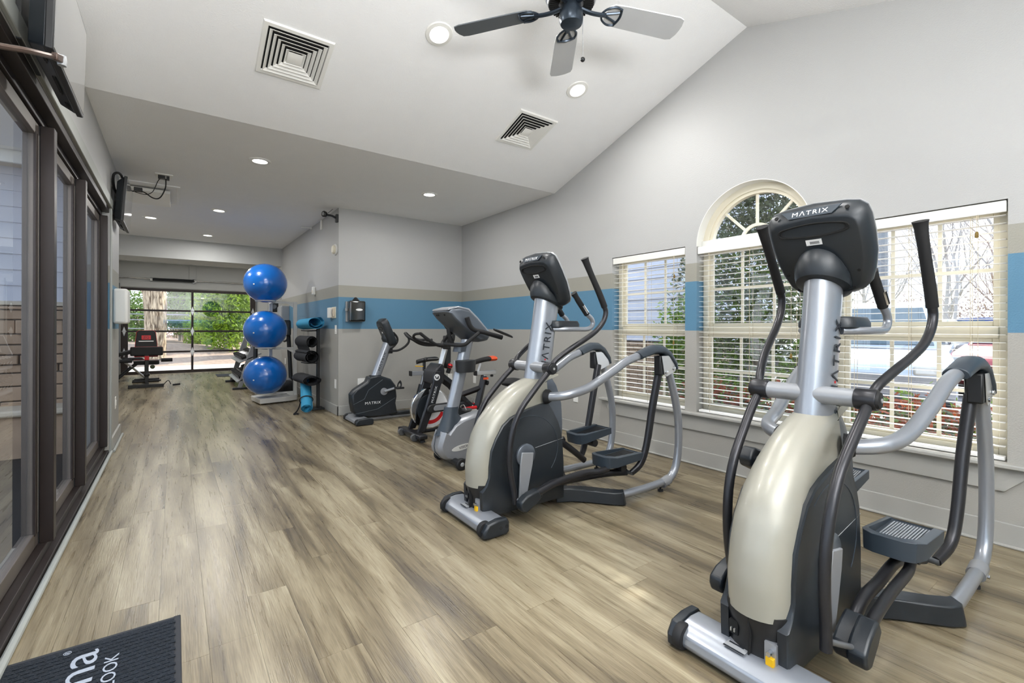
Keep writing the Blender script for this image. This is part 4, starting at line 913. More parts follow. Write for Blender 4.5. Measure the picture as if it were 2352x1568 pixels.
        ck = obj('crank_disc', MB().lathe([(.07, .0), (.07, .014), (.062, .02), (.02, .022)], (cu, s * .112, cz), (0, s, 0), 32), 'graphite', E); obj('crank_bolt', MB().lathe([(.009, 0), (.009, .004)], (cu, s * .134, cz), (0, s, 0), 10), 'silver_plate', ck)
        n_ = Vector((-dz, 0, dx)); P = lambda t, w: Vector((cu + t * dx, s * .128, cz + t * dz)) + n_ * w
        obj('crank_arm', MB().prism([P(-.02, .045), P(.05, .047), P(.262, .027), P(.285, 0), P(.262, -.027), P(.05, -.047), P(-.02, -.045)], (0, s * .014, 0)), 'silver_grey', E, .004)
        # links
        d = right if s < 0 else left; pin = d['pod']
        obj('crank_pin', MB().cyl((ex, s * .135, ez), (ex, s * .2, ez), .012), 'steel_tube', E)
        for nm, pth, v, rr, endv in (('inner_link', [(ex, ez)] + d['inner'], .182, .024, None), ('outer_link', [pin] + d['outer'], .238, .022, None)):
            pts = [(u, s * v, z) for u, z in pth]
            if nm == 'inner_link': pts[-1] = (pts[-1][0], s * .205, pts[-1][2])
            o = obj(nm, MB().tube(pts, rr, n=14, sub=4, flat=.8), 'dark_metal', E)
            a = Vector(pts[0]); b = (Vector(pts[1]) - a).normalized(); nn = Vector((-b.z, 0, b.x)); w = .028
            q = lambda t, h: a + b * t + nn * h
            outl = [q(-.045, .012), q(-.03, .038), q(.02, .045), q(.075, .036), q(.105, .028), q(.105, -.026), q(.06, -.036), q(-.02, -.042), q(-.045, -.018)]
            obj('link_pod', MB().prism([p - Vector((0, s * w, 0)) for p in outl], (0, s * 2 * w, 0)), 'charcoal', o, .010, 3)
        hb = d['hb']
        obj('handle_pin', MB().cyl((hb[0], s * .185, hb[1] + .03), (pin[0], s * .238, pin[1] + .005), .0095), 'steel_tube', E)
        # pedal
        pu, pz, tl = d['pedal']; ct, sn = math.cos(R(tl)), math.sin(R(tl))
        T = lambda u, v, z: (pu + u * ct - z * sn, s * (.192 + v), pz + u * sn + z * ct)
        out = [(-.165, -.05), (-.15, -.082), (-.11, -.096), (.165, -.092), (.17, -.07), (.17, .07), (.165, .094), (-.09, .096), (-.145, .078), (-.165, .045)]
        oin = [(-.147, -.042), (-.135, -.068), (-.10, -.08), (.168, -.076), (.1705, -.06), (.1705, .05), (.168, .062), (-.085, .066), (-.13, .055), (-.147, .035)]
        rim = [.028, .03, .022, -.004, -.008, -.008, -.002, .018, .03, .03]
        A = [T(u, v, -.05) for u, v in out]; B = [T(u * 1.01, v * 1.02, r * .8) for (u, v), r in zip(out, rim)]; Cc = [T(u, v, r) for (u, v), r in zip(oin, rim)]; D = [T(u, v, -.014) for u, v in oin]
        order = [A, B, Cc, D] if s > 0 else [A[::-1], B[::-1], Cc[::-1], D[::-1]]
        pd = obj('pedal', MB().loft(order), 'slate', E, .003)
        tr = MB()
        for k in range(13): v = -.062 + k * .0095; tr.add([T(u, v + w, z) for u, w, z in ((-.12, 0, -.010), (.15, 0, -.010), (.15, .0045, -.010), (-.12, .0045, -.010), (-.12, 0, -.0145), (.15, 0, -.0145), (.15, .0045, -.0145), (-.12, .0045, -.0145))], [(0,1,2,3), (4,7,6,5), (0,4,5,1), (1,5,6,2), (2,6,7,3), (3,7,4,0)])
        tag(obj('tread_ribs', tr.mesh('tread', 0), 'silver_grey' if d.get('light') else 'black_plastic', pd), kind='stuff')
        obj('pivot_tube', MB().cyl((pu + .02 * ct, s * .125, pz - .085), (pu + .02 * ct, s * .245, pz - .085), .028, n=18), 'black_plastic', E)
        obj('pedal_bracket', MB().box(pu - .02, pu + .06, min(s * .15, s * .22), max(s * .15, s * .22), pz - .085, pz - .045), 'black_plastic', E, .004)
        # swing arm, rear frame
        sw = [(u, s * v, z) for u, v, z in d['swing']]
        obj('swing_arm', MB().tube(sw, [.030, .029, .027, .026, .022], n=16, sub=5, flat=.85), 'dark_metal', E); obj('swing_joint', MB().cyl((sw[-1][0], s * (abs(sw[-1][1]) + .012), sw[-1][2]), (sw[-1][0], s * .195, sw[-1][2]), .014), 'steel_tube', E)
        ur = [(.50, .105, .72), (.55, .185, .73), (.62, .225, .745), (.74, .245, .775), (.86, .262, .835), (.96, .272, .885), (1.05, .279, .93), (1.14, .286, .958), (1.20, .292, .972)]
        obj('upper_rail', MB().tube([(u, s * v, z) for u, v, z in ur], .0285, n=20, sub=5), 'silver', E)
        obj('rail_boot', MB().lathe([(.046, .0), (.045, .02), (.034, .035)], (.505, s * .10, .722), (.35, s * .94, 0), 20), 'rubber', E)
        jp = [(1.165, .962, .034), (1.22, .978, .040), (1.30, 1.0, .043), (1.38, .998, .043), (1.44, .968, .042), (1.50, .905, .036), (1.515, .865, .022)]
        rings = []
        for i, (u, z, r) in enumerate(jp):
            a, b = jp[max(i-1, 0)], jp[min(i+1, len(jp)-1)]; tt = Vector((b[0]-a[0], 0, b[1]-a[1])).normalized(); nn = Vector((-tt.z, 0, tt.x)); vv = .29 + .03 * min(1, (u - 1.165) / .3)
            ring = []
            for k in range(16):
                an = 2*PI*k/16; cx, sy = math.cos(an), math.sin(an); sy = sy if sy > 0 else sy * .55
                ring.append(Vector((u, s * vv, z)) + Vector((0, 1, 0)) * cx * .046 + nn * sy * r)
            rings.append(ring)
        obj('joint_cover', MB().loft(rings), 'slate', E, .003)
        for dv in (-.034, .034):
            br = obj('pivot_bracket', MB().prism([(1.345, s * (.32 + dv), .965), (1.44, s * (.32 + dv), .965), (1.505, s * (.32 + dv), .885), (1.50, s * (.32 + dv), .852), (1.40, s * (.32 + dv), .818), (1.375, s * (.32 + dv), .835)], (0, .004, 0)), 'silver_plate', E, .001)
            if dv > 0:
                for u, z in ((1.481, .872), (1.394, .849)): obj('bolt', MB().lathe([(.013, 0), (.013, .006), (.006, .009)], (u, s * (.32 + .036), z), (0, s, 0), 12), 'chrome', br)
        obj('pivot_block', MB().box(1.335, 1.40, s * .32 - .028, s * .32 + .028, .83, .965), 'black_plastic', E, .008)
        rt_ = [(1.455, .322, .86), (1.49, .322, .78), (1.535, .322, .66), (1.572, .322, .52), (1.583, .322, .38), (1.576, .322, .25), (1.55, .321, .15), (1.505, .319, .09), (1.45, .316, .062)]
        obj('rear_upright', MB().tube([(u, s * v, z) for u, v, z in rt_], .0275, n=18, sub=4), 'silver', E)
        cl_ = obj('clamp', MB().tube([(1.47, s * .317, .07), (1.40, s * .315, .052)], .0345, n=18, sub=1), 'silver_grey', E); obj('clamp_bolt', MB().cyl((1.44, s * .315, .045), (1.44, s * .356, .045), .009, n=10), 'chrome', cl_)
        obj('base_tube', MB().tube([(1.45, s * .316, .062), (1.2, s * .318, .056), (.975, s * .318, .058)], .026, n=18, sub=2), 'silver', E)
        obj('foot_pad', MB().lathe([(.02, 0), (.02, .012), (.008, .014), (.008, .04)], (1.385, s * .314, 0), (0, 0, 1), 12), 'rubber', E)
    # skirt
    rings = []
    for u, vi, vo, h in ((.60, -.10, .10, .10), (.70, -.12, .12, .095), (.78, -.20, .20, .085)): pass
    sk = MB()
    for s in (-1, 1):
        sec = [(.62, .0, .075, .095), (.72, .03, .12, .092), (.80, .085, .20, .088), (.86, .15, .275, .086), (.91, .22, .335, .086), (.955, .275, .362, .088), (.975, .285, .358, .090)]
        rg = []
        for i, (u, a, b, h) in enumerate(sec):
            k = .10 * (1 - i / 6)
            rg.append([(u + k * .0, s * b, .006), (u - .01, s * (b - .012), h), (u + .03, s * (a + .02), h), (u + .055, s * a, .006)])
        sk.loft(rg if s > 0 else [r[::-1] for r in rg])
    obj('base_skirt', sk, 'charcoal', E, .006)
    # --- mast
    rings = []
    for z, uc, a, b in ((.80, .505, .100, .066), (.86, .514, .097, .064), (1.0, .537, .095, .063), (1.2, .57, .092, .062), (1.34, .593, .090, .062)):
        rings.append([(uc + a * math.cos(2*PI*k/36), b * math.sin(2*PI*k/36), z + .035 * -math.cos(2*PI*k/36) * (1 if z > 1.3 else 0)) for k in range(36)])
    mst = obj('console_mast', MB().loft(rings), 'silver', E)
    sl = Vector((.165, 0, 1)).normalized()
    put_text('M\u039bTRIX', .075, 'ink_dark', E, (.542, -.0645, 1.045), sl, (-1, 0, .165), 'mast_lettering', 1.25, .30, .0012)
    obj('red_dot', MB().cyl((.527, -.0605, .955), (.527, -.0655, .955), .005, n=10), 'red', E)
    obj('cross_axle', MB().cyl((.465, -.150, .909), (.465, .150, .909), .0335, n=24), 'silver_grey', E)
    for s in (-1, 1):
        d = right if s < 0 else left; ph = R(d['handle']); cp_, sp_ = math.cos(ph), math.sin(ph)
        def RT(u, z): return (.465 + (u - .465) * cp_ - (z - .91) * sp_, .91 + (u - .465) * sp_ + (z - .91) * cp_)
        pc = obj('pivot_cap', MB().lathe([(.036, 0), (.038, .004), (.038, .062), (.036, .066)], (.465, s * .15, .909), (0, s, 0), 28), 'dark_metal', E); obj('cap_face', MB().lathe([(.031, .066), (.028, .074), (.012, .076)], (.465, s * .15, .909), (0, s, 0), 24), 'rubber', pc); obj('cap_bolt', MB().lathe([(.008, .076), (.008, .079)], (.465, s * .15, .909), (0, s, 0), 10), 'silver_plate', pc)
        lo = [(.462, .19, .895), (.393, .192, .836), (.308, .19, .751), (.242, .188, .678), (.198, .187, .598), (.175, .186, .523), (.163, .185, .441), (.163, .185, .357), (.175, .185, .277), (.195, .185, .195), (.204, .185, .125)]
        o = obj('moving_handle', MB().tube([(*[RT(u, z)[0]], s * v, RT(u, z)[1]) for u, v, z in lo], .0175, n=14, sub=2), 'dark_metal', E)
        upp = [(.475, .195, .925), (.505, .205, .965), (.60, .23, 1.03), (.70, .248, 1.085), (.79, .26, 1.14), (.85, .266, 1.20), (.873, .268, 1.26), (.858, .267, 1.305), (.80, .265, 1.41), (.745, .262, 1.50), (.69, .26, 1.60)]
        obj('upper_arm', MB().tube([(RT(u, z)[0], s * v, RT(u, z)[1]) for u, v, z in upp[:9]], .0165, n=14, sub=4), 'dark_metal', o)
        obj('grip', MB().tube([(RT(u, z)[0], s * v, RT(u, z)[1]) for u, v, z in [(.862, .267, 1.298), (.83, .2665, 1.357), (.80, .265, 1.41), (.77, .2635, 1.46), (.735, .262, 1.518), (.70, .2605, 1.58), (.688, .26, 1.603)]], [.0205, .0205, .020, .0195, .0195, .022, .027], n=16, sub=3), 'rubber', o)
        d['hb'] = RT(.204, .125)
        # fixed grab bars
        gb = obj('grab_bar', MB().tube([(.60, s * .06, 1.152), (.66, s * .105, 1.152), (.74, s * .125, 1.152), (.85, s * .128, 1.155), (.893, s * .128, 1.185), (.885, s * .127, 1.222), (.84, s * .126, 1.255), (.80, s * .125, 1.30)], .0155, n=14, sub=4), 'silver', E)
        obj('grip', MB().tube([(.842, s * .126, 1.252), (.765, s * .124, 1.34), (.745, s * .123, 1.365), (.722, s * .122, 1.392)], [.0195, .0195, .018, .022], n=12, sub=3), 'rubber', gb); obj('pulse_plate', MB().tube([(.833, s * .144, 1.262), (.79, s * .143, 1.312)], .009, n=8, sub=1), 'chrome', gb)
    tp = [(x + .70, y, 0) for x, y in rrect(.24, .21, .05)]
    obj('accessory_tray', MB().loft([[(x, y, 1.163) for x, y, _ in tp], [(x, y, 1.185) for x, y, _ in tp], [(.70 + (x - .70) * .93, y * .9, 1.208) for x, y, _ in tp]]), 'charcoal', E, .004)
    # --- console
    tu = Vector((-.52, 0, .854)).normalized(); nf = Vector((-.854, 0, -.52)).normalized(); o0 = Vector((.636, 0, 1.285))
    Hw = [(.0, .088), (.012, .118), (.04, .143), (.09, .160), (.16, .175), (.24, .180), (.31, .179), (.345, .172), (.366, .150), (.375, .11)]
    outl = [(w, t) for t, w in Hw] + [(0, .384)] + [(-w, t) for t, w in reversed(Hw)]
    def CP(w, t, d, k=1.0, kt=None): kt = k if kt is None else kt; return o0 + tu * (.17 + (t - .17) * kt) + Vector((0, -w * k, 0)) + nf * d
    rg = [[CP(w, t, .0, .82) for w, t in outl], [CP(w, t, -.003, .855) for w, t in outl], [CP(w, t, -.034, .972) for w, t in outl], [CP(w, t, -.056) for w, t in outl], [CP(w, t, -.078, .985, .985) for w, t in outl], [CP(w, t, -.088, .93, .93) for w, t in outl]]
    con = obj('console', MB().loft(rg), 'charcoal', E)
    obj('console_bezel', MB().loft([[CP(w, t, -.070, 1.004, 1.004) for w, t in outl], [CP(w, t, -.084, .99, .99) for w, t in outl], [CP(w, t, -.0895, .94, .94) for w, t in outl]]), 'bezel_grey', con)
    e1 = tu * (.17 + .214 * .855) + nf * -.003; e2 = tu * (.17 + .214 * .972) + nf * -.034; bv = e2 - e1; bnrm = Vector((0, -1, 0)).cross(bv).normalized()
    def BV(w, f, off=0): return o0 + e1 + bv * f + Vector((0, -w, 0)) + bnrm * off
    obj('logo_plate', MB().prism([BV(-.105, .95, -.002), BV(.105, .95, -.002), BV(.075, .12, -.002), BV(-.075, .12, -.002)], bnrm * .0035), 'slate', con)
    put_text('M\u039bTRIX', .026, 'ink_white', con, BV(0, .52, .0022), (0, -1, 0), bv, 'logo_lettering', 1.2, .125, .0006)
    for w in (-.123, .123): obj('screw_hole', MB().lathe([(.0075, -.003), (.0075, .0012), (.001, .0012)], BV(w, .5), bnrm, 12), 'vent_dark', con)
    for w, t in ((-.125, .115), (.125, .115), (-.098, .045), (.098, .045)): obj('screw_hole', MB().lathe([(.006, -.003), (.006, .001), (.001, .001)], CP(w, t, 0), nf, 12), 'vent_dark', con)
    vr = [CP(w, t, .002) for w, t in ((-.123, .300), (-.112, .315), (-.06, .325), (0, .329), (.06, .325), (.112, .315), (.123, .300), (.112, .287), (.06, .278), (0, .275), (-.06, .278), (-.112, .287), (-.123, .300))]
    vt = obj('vent_slot', MB().tube(vr, .0035, n=6, sub=3), 'vent_dark', con); obj('vent_slot', MB().tube([CP(0, .302, .001) + (p - CP(0, .302, .002)) * .91 for p in vr], .0022, n=6, sub=3), 'vent_dark', con)
    q = obj('asset_sticker', MB().prism([CP(-.030, .263, .001), CP(.026, .263, .001), CP(.026, .239, .001), CP(-.030, .239, .001)], nf * .0008), 'ink_white', con)
    bc = MB()
    for k in range(14): bc.prism([CP(-.016 + k * .0024, .255, .0018), CP(-.0148 + k * .0024, .255, .0018), CP(-.0148 + k * .0024, .244, .0018), CP(-.016 + k * .0024, .244, .0018)], nf * .0004)
    tag(obj('barcode', bc.mesh('barcode', 0), 'ink_dark', q), kind='stuff')
    rings = []
    for uc, z, a, b, tlt in ((.592, 1.322, .098, .070, -.36), (.592, 1.328, .116, .092, -.36), (.590, 1.347, .118, .097, -.42), (.577, 1.372, .097, .096, -.75), (.567, 1.388, .068, .086, -1.25), (.572, 1.388, .046, .07, -1.64), (.585, 1.392, .02, .03, -1.64)):
        rings.append([(uc + a * math.cos(2*PI*k/32), b * math.sin(2*PI*k/32), z + tlt * a * math.cos(2*PI*k/32)) for k in range(32)])
    nk = obj('console_neck', MB().loft(rings), 'charcoal', E); obj('neck_ring', MB().tube([(.592 + .114 * math.cos(2*PI*k/32), .086 * math.sin(2*PI*k/32), 1.336 - .36 * .114 * math.cos(2*PI*k/32)) for k in range(33)], .003, n=6, sub=1), 'black_plastic', nk)
    return E
# the crank and handle phases differ between the two machines
B_R = dict(crank=-98, handle=0.0, hb=(.204, .125), pod=(.235, .135), inner=[(.45, .185), (.64, .185), (.95, .168), (1.15, .15)], outer=[(.33, .178), (.47, .212), (.61, .226), (.74, .228), (.83, .215), (.93, .222)], pedal=(1.06, .285, 3), swing=[(1.385, .30, .86), (1.33, .285, .6), (1.28, .28, .36), (1.225, .272, .22), (1.15, .25, .155)])
B_L = dict(crank=82, handle=-2.0, hb=(.22, .125), pod=(.27, .15), inner=[(.6, .50), (.95, .275), (1.14, .14)], outer=[(.40, .20), (.60, .255), (.80, .285), (.96, .32)], pedal=(1.16, .365, 8), swing=[(1.385, .30, .86), (1.31, .285, .6), (1.25, .28, .36), (1.20, .272, .21), (1.14, .25, .145)])
A_R = dict(crank=-100, handle=-7.0, hb=(.11, .16), pod=(.235, .14), inner=[(.42, .205), (.60, .218), (.78, .235), (.95, .205), (1.08, .175)], outer=[(.30, .185), (.42, .215), (.56, .232), (.70, .24), (.745, .255), (.79, .32)], pedal=(.83, .345, 0), swing=[(1.385, .30, .86), (1.32, .285, .6), (1.25, .28, .36), (1.19, .27, .235), (1.08, .245, .178)], light=True)
A_L = dict(crank=80, handle=5.0, hb=(.27, .13), pod=(.255, .15), inner=[(.6, .52), (.95, .32), (1.16, .18)], outer=[(.40, .21), (.60, .27), (.85, .32), (1.1, .35)], pedal=(1.29, .385, 10), swing=[(1.385, .30, .86), (1.32, .285, .6), (1.27, .28, .36), (1.22, .272, .23), (1.16, .25, .18)], light=True)
def _pre(d):   # where the handle's lower end comes to lie
    ph = R(d['handle']); u, z = .204 - .465, .125 - .91; d['hb'] = (.465 + u * math.cos(ph) - z * math.sin(ph), .91 + u * math.sin(ph) + z * math.cos(ph))
for _d in (B_R, B_L, A_R, A_L): _pre(_d)
elliptical('beige and charcoal elliptical trainer standing farther back, beside the silver upright bike', (1.421, 2.387, R(-.74)), B_R, B_L)
elliptical('beige and charcoal elliptical trainer nearest the camera, in front of the arched window', (1.525, .777, R(.15)), A_R, A_L)
# ================================================================== BIKES
def shell(edge, hw, soft=.02, k=.93, c=(.3, .3)):
    inner = [(c[0] + (u - c[0]) * k, c[1] + (z - c[1]) * k) for u, z in edge]
    return MB().loft([[(u, -hw, z) for u, z in inner], [(u, -hw + soft, z) for u, z in edge], [(u, hw - soft, z) for u, z in edge], [(u, hw, z) for u, z in inner]])
def saddle(parent, u0, z0, L=.27, W_=.17, main='rubber', tail=None):
    rg = []
    for i in range(9):
        t = i / 8; w = (.022 + (W_ / 2 - .022) * max(0, (t - .25) / .75) ** 1.1); z = z0 + .03 * math.sin(t * PI) * .3 + .035 * t
        rg.append([(u0 + t * L, w * math.cos(2*PI*k/14), z + (.028 if math.sin(2*PI*k/14) > 0 else .03) * math.sin(2*PI*k/14)) for k in range(14)])
    s = obj('saddle', MB().loft(rg), main, parent, .004)
    if tail: obj('saddle_tail', MB().loft([[(Vector(p) - Vector((u0 + .9 * L, 0, z0 + .03))) * 1.06 + Vector((u0 + .9 * L, 0, z0 + .03)) for p in r] for r in rg[6:]]), tail, s)
    return s
# ---- black upright bike in the corner
b = thing('upright_bike', 'black upright exercise bike with silver mast by the rear wall', 'exercise bike', (1.77, 5.72, 0), 0, 'exercise bikes')
pr = [(-.05, .02), (-.045, .05), (-.01, .07), (.10, .075), (.13, .06), (.13, .015), (-.04, .012)]
obj('front_bar', MB().loft([[(u, -.225, z) for u, z in pr], [(u, .225, z) for u, z in pr]]), 'silver_grey', b, .006)
for s in (-1, 1):
    cp = [(-.055, .008), (-.055, .045), (-.02, .078), (.10, .084), (.15, .07), (.155, .02), (.14, .004)]
    obj('end_cap', MB().prism([(u, s * .222, z) for u, z in cp], (0, s * .045, 0)), 'charcoal', b, .008); obj('transport_wheel', MB().lathe([(.02, -.014), (.036, -.014), (.036, .014), (.02, .014)], (-.02, s * .21, .036), (0, 1, 0), 20), 'rubber', b)
edge = [(-.05, .345), (-.045, .241), (-.025, .132), (.016, .089), (.16, .055), (.346, .05), (.53, .07), (.505, .20), (.52, .28), (.505, .425), (.44, .51), (.32, .555), (.294, .568), (.167, .55), (.142, .49), (-.004, .402)]
sh = obj('housing', shell(edge, .082, .022, .94, (.25, .3)), 'charcoal', b, .004)
for s in (-1,):
    obj('crease', MB().tube([(-.03, s * .0785, .23), (.10, s * .083, .285), (.15, s * .083, .39), (.33, s * .082, .51)], .004, n=6, sub=1), 'slate', sh); obj('crease', MB().tube([(-.01, s * .08, .115), (.27, s * .083, .15), (.49, s * .082, .27)], .004, n=6, sub=1), 'slate', sh)
put_text('M\u039bTRIX', .045, 'ink_white', b, (.207, -.0835, .231), (1, 0, 0), (0, 0, 1), 'housing_lettering', 1.15, .195, .0012)
mr = []
for t in (0, .5, 1): mr.append([(.262 + .168 * t + .058 * math.cos(2*PI*k/24), .042 * math.sin(2*PI*k/24), .53 + .44 * t + (-.02 * math.cos(2*PI*k/24))) for k in range(24)])
obj('mast', MB().loft(mr), 'silver', b); obj('mast_collar', MB().loft([[(.262 + .075 * math.cos(2*PI*k/24), .058 * math.sin(2*PI*k/24), z) for k in range(24)] for z in (.50, .565)]), 'charcoal', b)
put_text('M\u039bTRIX', .04, 'ink_dark', b, (.338, -.0425, .735), (.36, 0, 1), (-1, 0, .36), 'mast_lettering', 1.2, .24, .001)
tu = Vector((-.40, 0, .917)).normalized(); nf = Vector((-.917, 0, -.40)).normalized(); o0 = Vector((.455, 0, .915))
out = rrect(.235, .37, .05, 4)
def CP(w, t, d, k=1): return o0 + tu * (.185 + t * k) + Vector((0, -w * k, 0)) + nf * d
cn = obj('console', MB().loft([[CP(w, t, .02, .82) for w, t in out], [CP(w, t, .012, .9) for w, t in out], [CP(w, t, -.03) for w, t in out], [CP(w, t, -.065, .98) for w, t in out], [CP(w, t, -.075, .9) for w, t in out]]), 'charcoal', b)
obj('vent_slot', MB().tube([CP(w, .075 + .02 * math.sin(a), .021) for w, a in [(.07 * math.cos(R(x)), R(x)) for x in range(0, 361, 30)]], .003, n=6, sub=2), 'vent_dark', cn)
obj('asset_sticker', MB().prism([CP(-.012, .03, .021), CP(.012, .03, .021), CP(.012, .005, .021), CP(-.012, .005, .021)], nf * .001), 'ink_white', cn); obj('logo_plate', MB().prism([CP(-.06, .172, .006), CP(.06, .172, .006), CP(.05, .155, .0155), CP(-.05, .155, .0155)], nf * .002), 'slate', cn)
obj('console_neck', MB().loft([[(uc + a * math.cos(2*PI*k/24), bb_ * math.sin(2*PI*k/24), z + tl * a * math.cos(2*PI*k/24)) for k in range(24)] for uc, z, a, bb_, tl in ((.428, .955, .07, .052, -.4), (.428, .985, .085, .068, -.4), (.415, 1.04, .062, .06, -.7), (.415, 1.08, .03, .04, -1))]), 'charcoal', b)
obj('handlebar', MB().tube([(.57, -.185, 1.095), (.625, -.188, 1.03), (.625, -.185, .97), (.57, -.17, .91), (.50, -.14, .872), (.45, -.06, .865), (.44, 0, .865), (.45, .06, .865), (.50, .14, .872), (.57, .17, .91), (.625, .185, .97), (.625, .188, 1.03), (.57, .185, 1.095)], .014, n=10, sub=4), 'rubber', b); obj('bar_clamp', MB().box(.40, .48, -.035, .035, .83, .90), 'black_plastic', b, .008)
for s, ph in ((-1, 14), (1, 194)):
    dx, dz = math.cos(R(ph)), math.sin(R(ph)); cu, cz = .345, .362
    ck = obj('crank_disc', MB().lathe([(.044, 0), (.044, .012), (.02, .016)], (cu, s * .082, cz), (0, s, 0), 24), 'silver_grey', b); obj('crank_arm', MB().tube([(cu, s * .1, cz), (cu + .165 * dx, s * .108, cz + .165 * dz)], [.018, .014], n=10, sub=1), 'silver', ck)
    pu, pz = cu + .17 * dx, cz + .17 * dz
    p = obj('pedal', MB().box(pu - .045, pu + .055, min(s * .115, s * .205), max(s * .115, s * .205), pz - .012, pz + .012), 'black_plastic', b, .005); obj('pedal_strap', MB().tube([(pu + .0, s * .205, pz), (pu + .01, s * .21, pz + .045), (pu + .015, s * .16, pz + .075), (pu + .01, s * .112, pz + .045), (pu, s * .115, pz)], .006, n=6, sub=4, flat=3, hint=(1, 0, 0)), 'rubber', p)
obj('rail', MB().box(.15, 1.12, -.03, .03, .012, .045), 'silver', b, .008); obj('rail_cover', MB().box(.45, .95, -.045, .045, .04, .085), 'charcoal', b, .01); obj('rear_bar', MB().box(1.08, 1.16, -.24, .24, .01, .06), 'charcoal', b, .012)
obj('seat_tube', MB().tube([(.80, 0, .05), (.90, 0, .40)], .045, n=16, sub=1), 'charcoal', b); obj('seat_post', MB().tube([(.89, 0, .38), (.93, 0, .55)], .026, n=14, sub=1), 'silver_grey', b)
obj('seat_carriage', MB().box(.74, .98, -.03, .03, .53, .585), 'silver', b, .004); obj('carriage_cap', MB().box(.725, .745, -.033, .033, .525, .59), 'black_plastic', b, .003); obj('adjust_lever', MB().cyl((.78, -.05, .655), (.90, -.03, .645), .006, n=8), 'yellow', b)
obj('seat_riser', MB().cyl((.93, 0, .58), (.93, 0, .70), .02), 'black_plastic', b); saddle(b, .82, .705, .28, .2, 'black_plastic'); obj('seat_knob', MB().lathe([(.012, 0), (.024, .008), (.024, .025), (.01, .032)], (.93, -.04, .74), (-.3, -1, .3), 14), 'black_plastic', b)
# ---- studio bike with flywheel
d = thing('studio_bike', 'dark studio cycle with chrome flywheel and orange-tipped saddle', 'exercise bike', (2.0, 4.58, 0), 0, 'exercise bikes')
obj('front_foot', MB().box(-.02, .075, -.28, .28, .03, .075), 'dark_metal', d, .012); obj('rear_foot', MB().box(.93, 1.02, -.26, .26, .03, .075), 'dark_metal', d, .012)
for s in (-1, 1):
    obj('transport_wheel', MB().lathe([(.012, -.02), (.036, -.018), (.036, .018), (.012, .02)], (-.025, s * .165, .038), (0, 1, 0), 20), 'steel_tube', d); obj('foot_pad', MB().lathe([(.024, 0), (.024, .02), (.012, .03)], (.03, s * .245, 0), (0, 0, 1), 12), 'rubber', d); obj('foot_pad', MB().lathe([(.024, 0), (.024, .02), (.012, .03)], (.975, s * .23, 0), (0, 0, 1), 12), 'rubber', d)
    y = s * .115
    f = obj('fork_blade', MB().prism([(.03, y - .02, .07), (.11, y - .02, .07), (.235, y - .02, .36), (.315, y - .02, .60), (.30, y - .02, .70), (.22, y - .02, .70), (.205, y - .02, .58), (.135, y - .02, .36)], (0, .04, 0)), 'dark_metal', d, .008)
    if s < 0:
        obj('fork_label', MB().prism([(.165, y - .0212, .36), (.20, y - .0212, .36), (.265, y - .0212, .555), (.23, y - .0212, .555)], (0, -.0006, 0)), 'ink_dark', f); put_text('M\u039bTRIX', .034, 'ink_white', f, (.215, y - .0222, .457), (.30, 0, 1), (-1, 0, .30), 'fork_lettering', 1.1, .175, .0006); obj('emblem', MB().lathe([(.034, 0), (.034, .001), (.001, .0012)], (.245, y - .0215, .635), (0, -1, 0), 20), 'ink_white', f); obj('emblem_mark', MB().tube([(.225, y - .0235, .65), (.24, y - .0235, .62), (.262, y - .0235, .645), (.255, y - .0235, .615)], .005, n=6), 'ink_dark', f)
        obj('brake_cover', MB().prism([(.245 + (.10 if a < 90 or a > 270 else -.07) + .05 * math.cos(R(a)), -.14, .315 + .045 * math.sin(R(a)) + .012 * math.cos(R(a))) for a in range(0, 360, 20)], (0, -.028, 0)), 'black_plastic', f, .008); obj('brake_trim', MB().prism([(.275 + (.055 if a < 90 or a > 270 else -.055) + .03 * math.cos(R(a)), -.168, .318 + .028 * math.sin(R(a)) + .008 * math.cos(R(a))) for a in range(0, 360, 20)], (0, -.006, 0)), 'silver_grey', f, .002)
obj('fork_head', MB().prism([(.20, -.13, .56), (.33, -.13, .56), (.345, -.13, .70), (.33, -.13, .76), (.30, -.13, .78), (.25, -.13, .73), (.205, -.13, .66)], (0, .26, 0)), 'dark_metal', d, .02, 3)
fw_ = obj('flywheel', MB().lathe([(.02, -.012), (.155, -.014), (.16, -.02), (.21, -.022), (.222, -.016), (.222, .016), (.21, .022), (.16, .02), (.155, .014), (.02, .012)], (.228, 0, .292), (0, 1, 0), 56), 'chrome', d)
obj('flywheel_disc', MB().lathe([(.158, -.021), (.156, -.026), (.03, -.028), (.001, -.028)], (.228, 0, .292), (0, 1, 0), 48), 'charcoal', fw_)
def sector(r0, r1, a0, a1, y, n=14): return [(.228 + r1 * math.cos(R(a0 + (a1 - a0) * i / n)), y, .292 + r1 * math.sin(R(a0 + (a1 - a0) * i / n))) for i in range(n + 1)] + [(.228 + r0 * math.cos(R(a1 - (a1 - a0) * i / n)), y, .292 + r0 * math.sin(R(a1 - (a1 - a0) * i / n))) for i in range(n + 1)]
obj('white_swoosh', MB().prism(sector(.04, .205, -115, 95, -.0285), (0, -.001, 0)), 'ink_white', fw_); obj('red_swoosh', MB().prism(sector(.125, .165, -110, -20, -.030), (0, -.001, 0)), 'red', fw_)
obj('hub', MB().lathe([(.045, -.03), (.045, -.06), (.02, -.07)], (.228, 0, .292), (0, 1, 0), 20), 'dark_metal', fw_)
obj('stem_post', MB().tube([(.345, 0, .70), (.372, 0, .79), (.412, 0, .93)], .038, n=4, sub=1, flat=.8), 'silver_plate', d, .006); obj('stem_head', MB().box(.38, .46, -.035, .035, .925, .975), 'black_plastic', d, .008)
hb = [(.44, -.05, .975), (.30, -.17, .965), (.20, -.20, .985), (.10, -.20, 1.045), (.03, -.19, 1.10)]
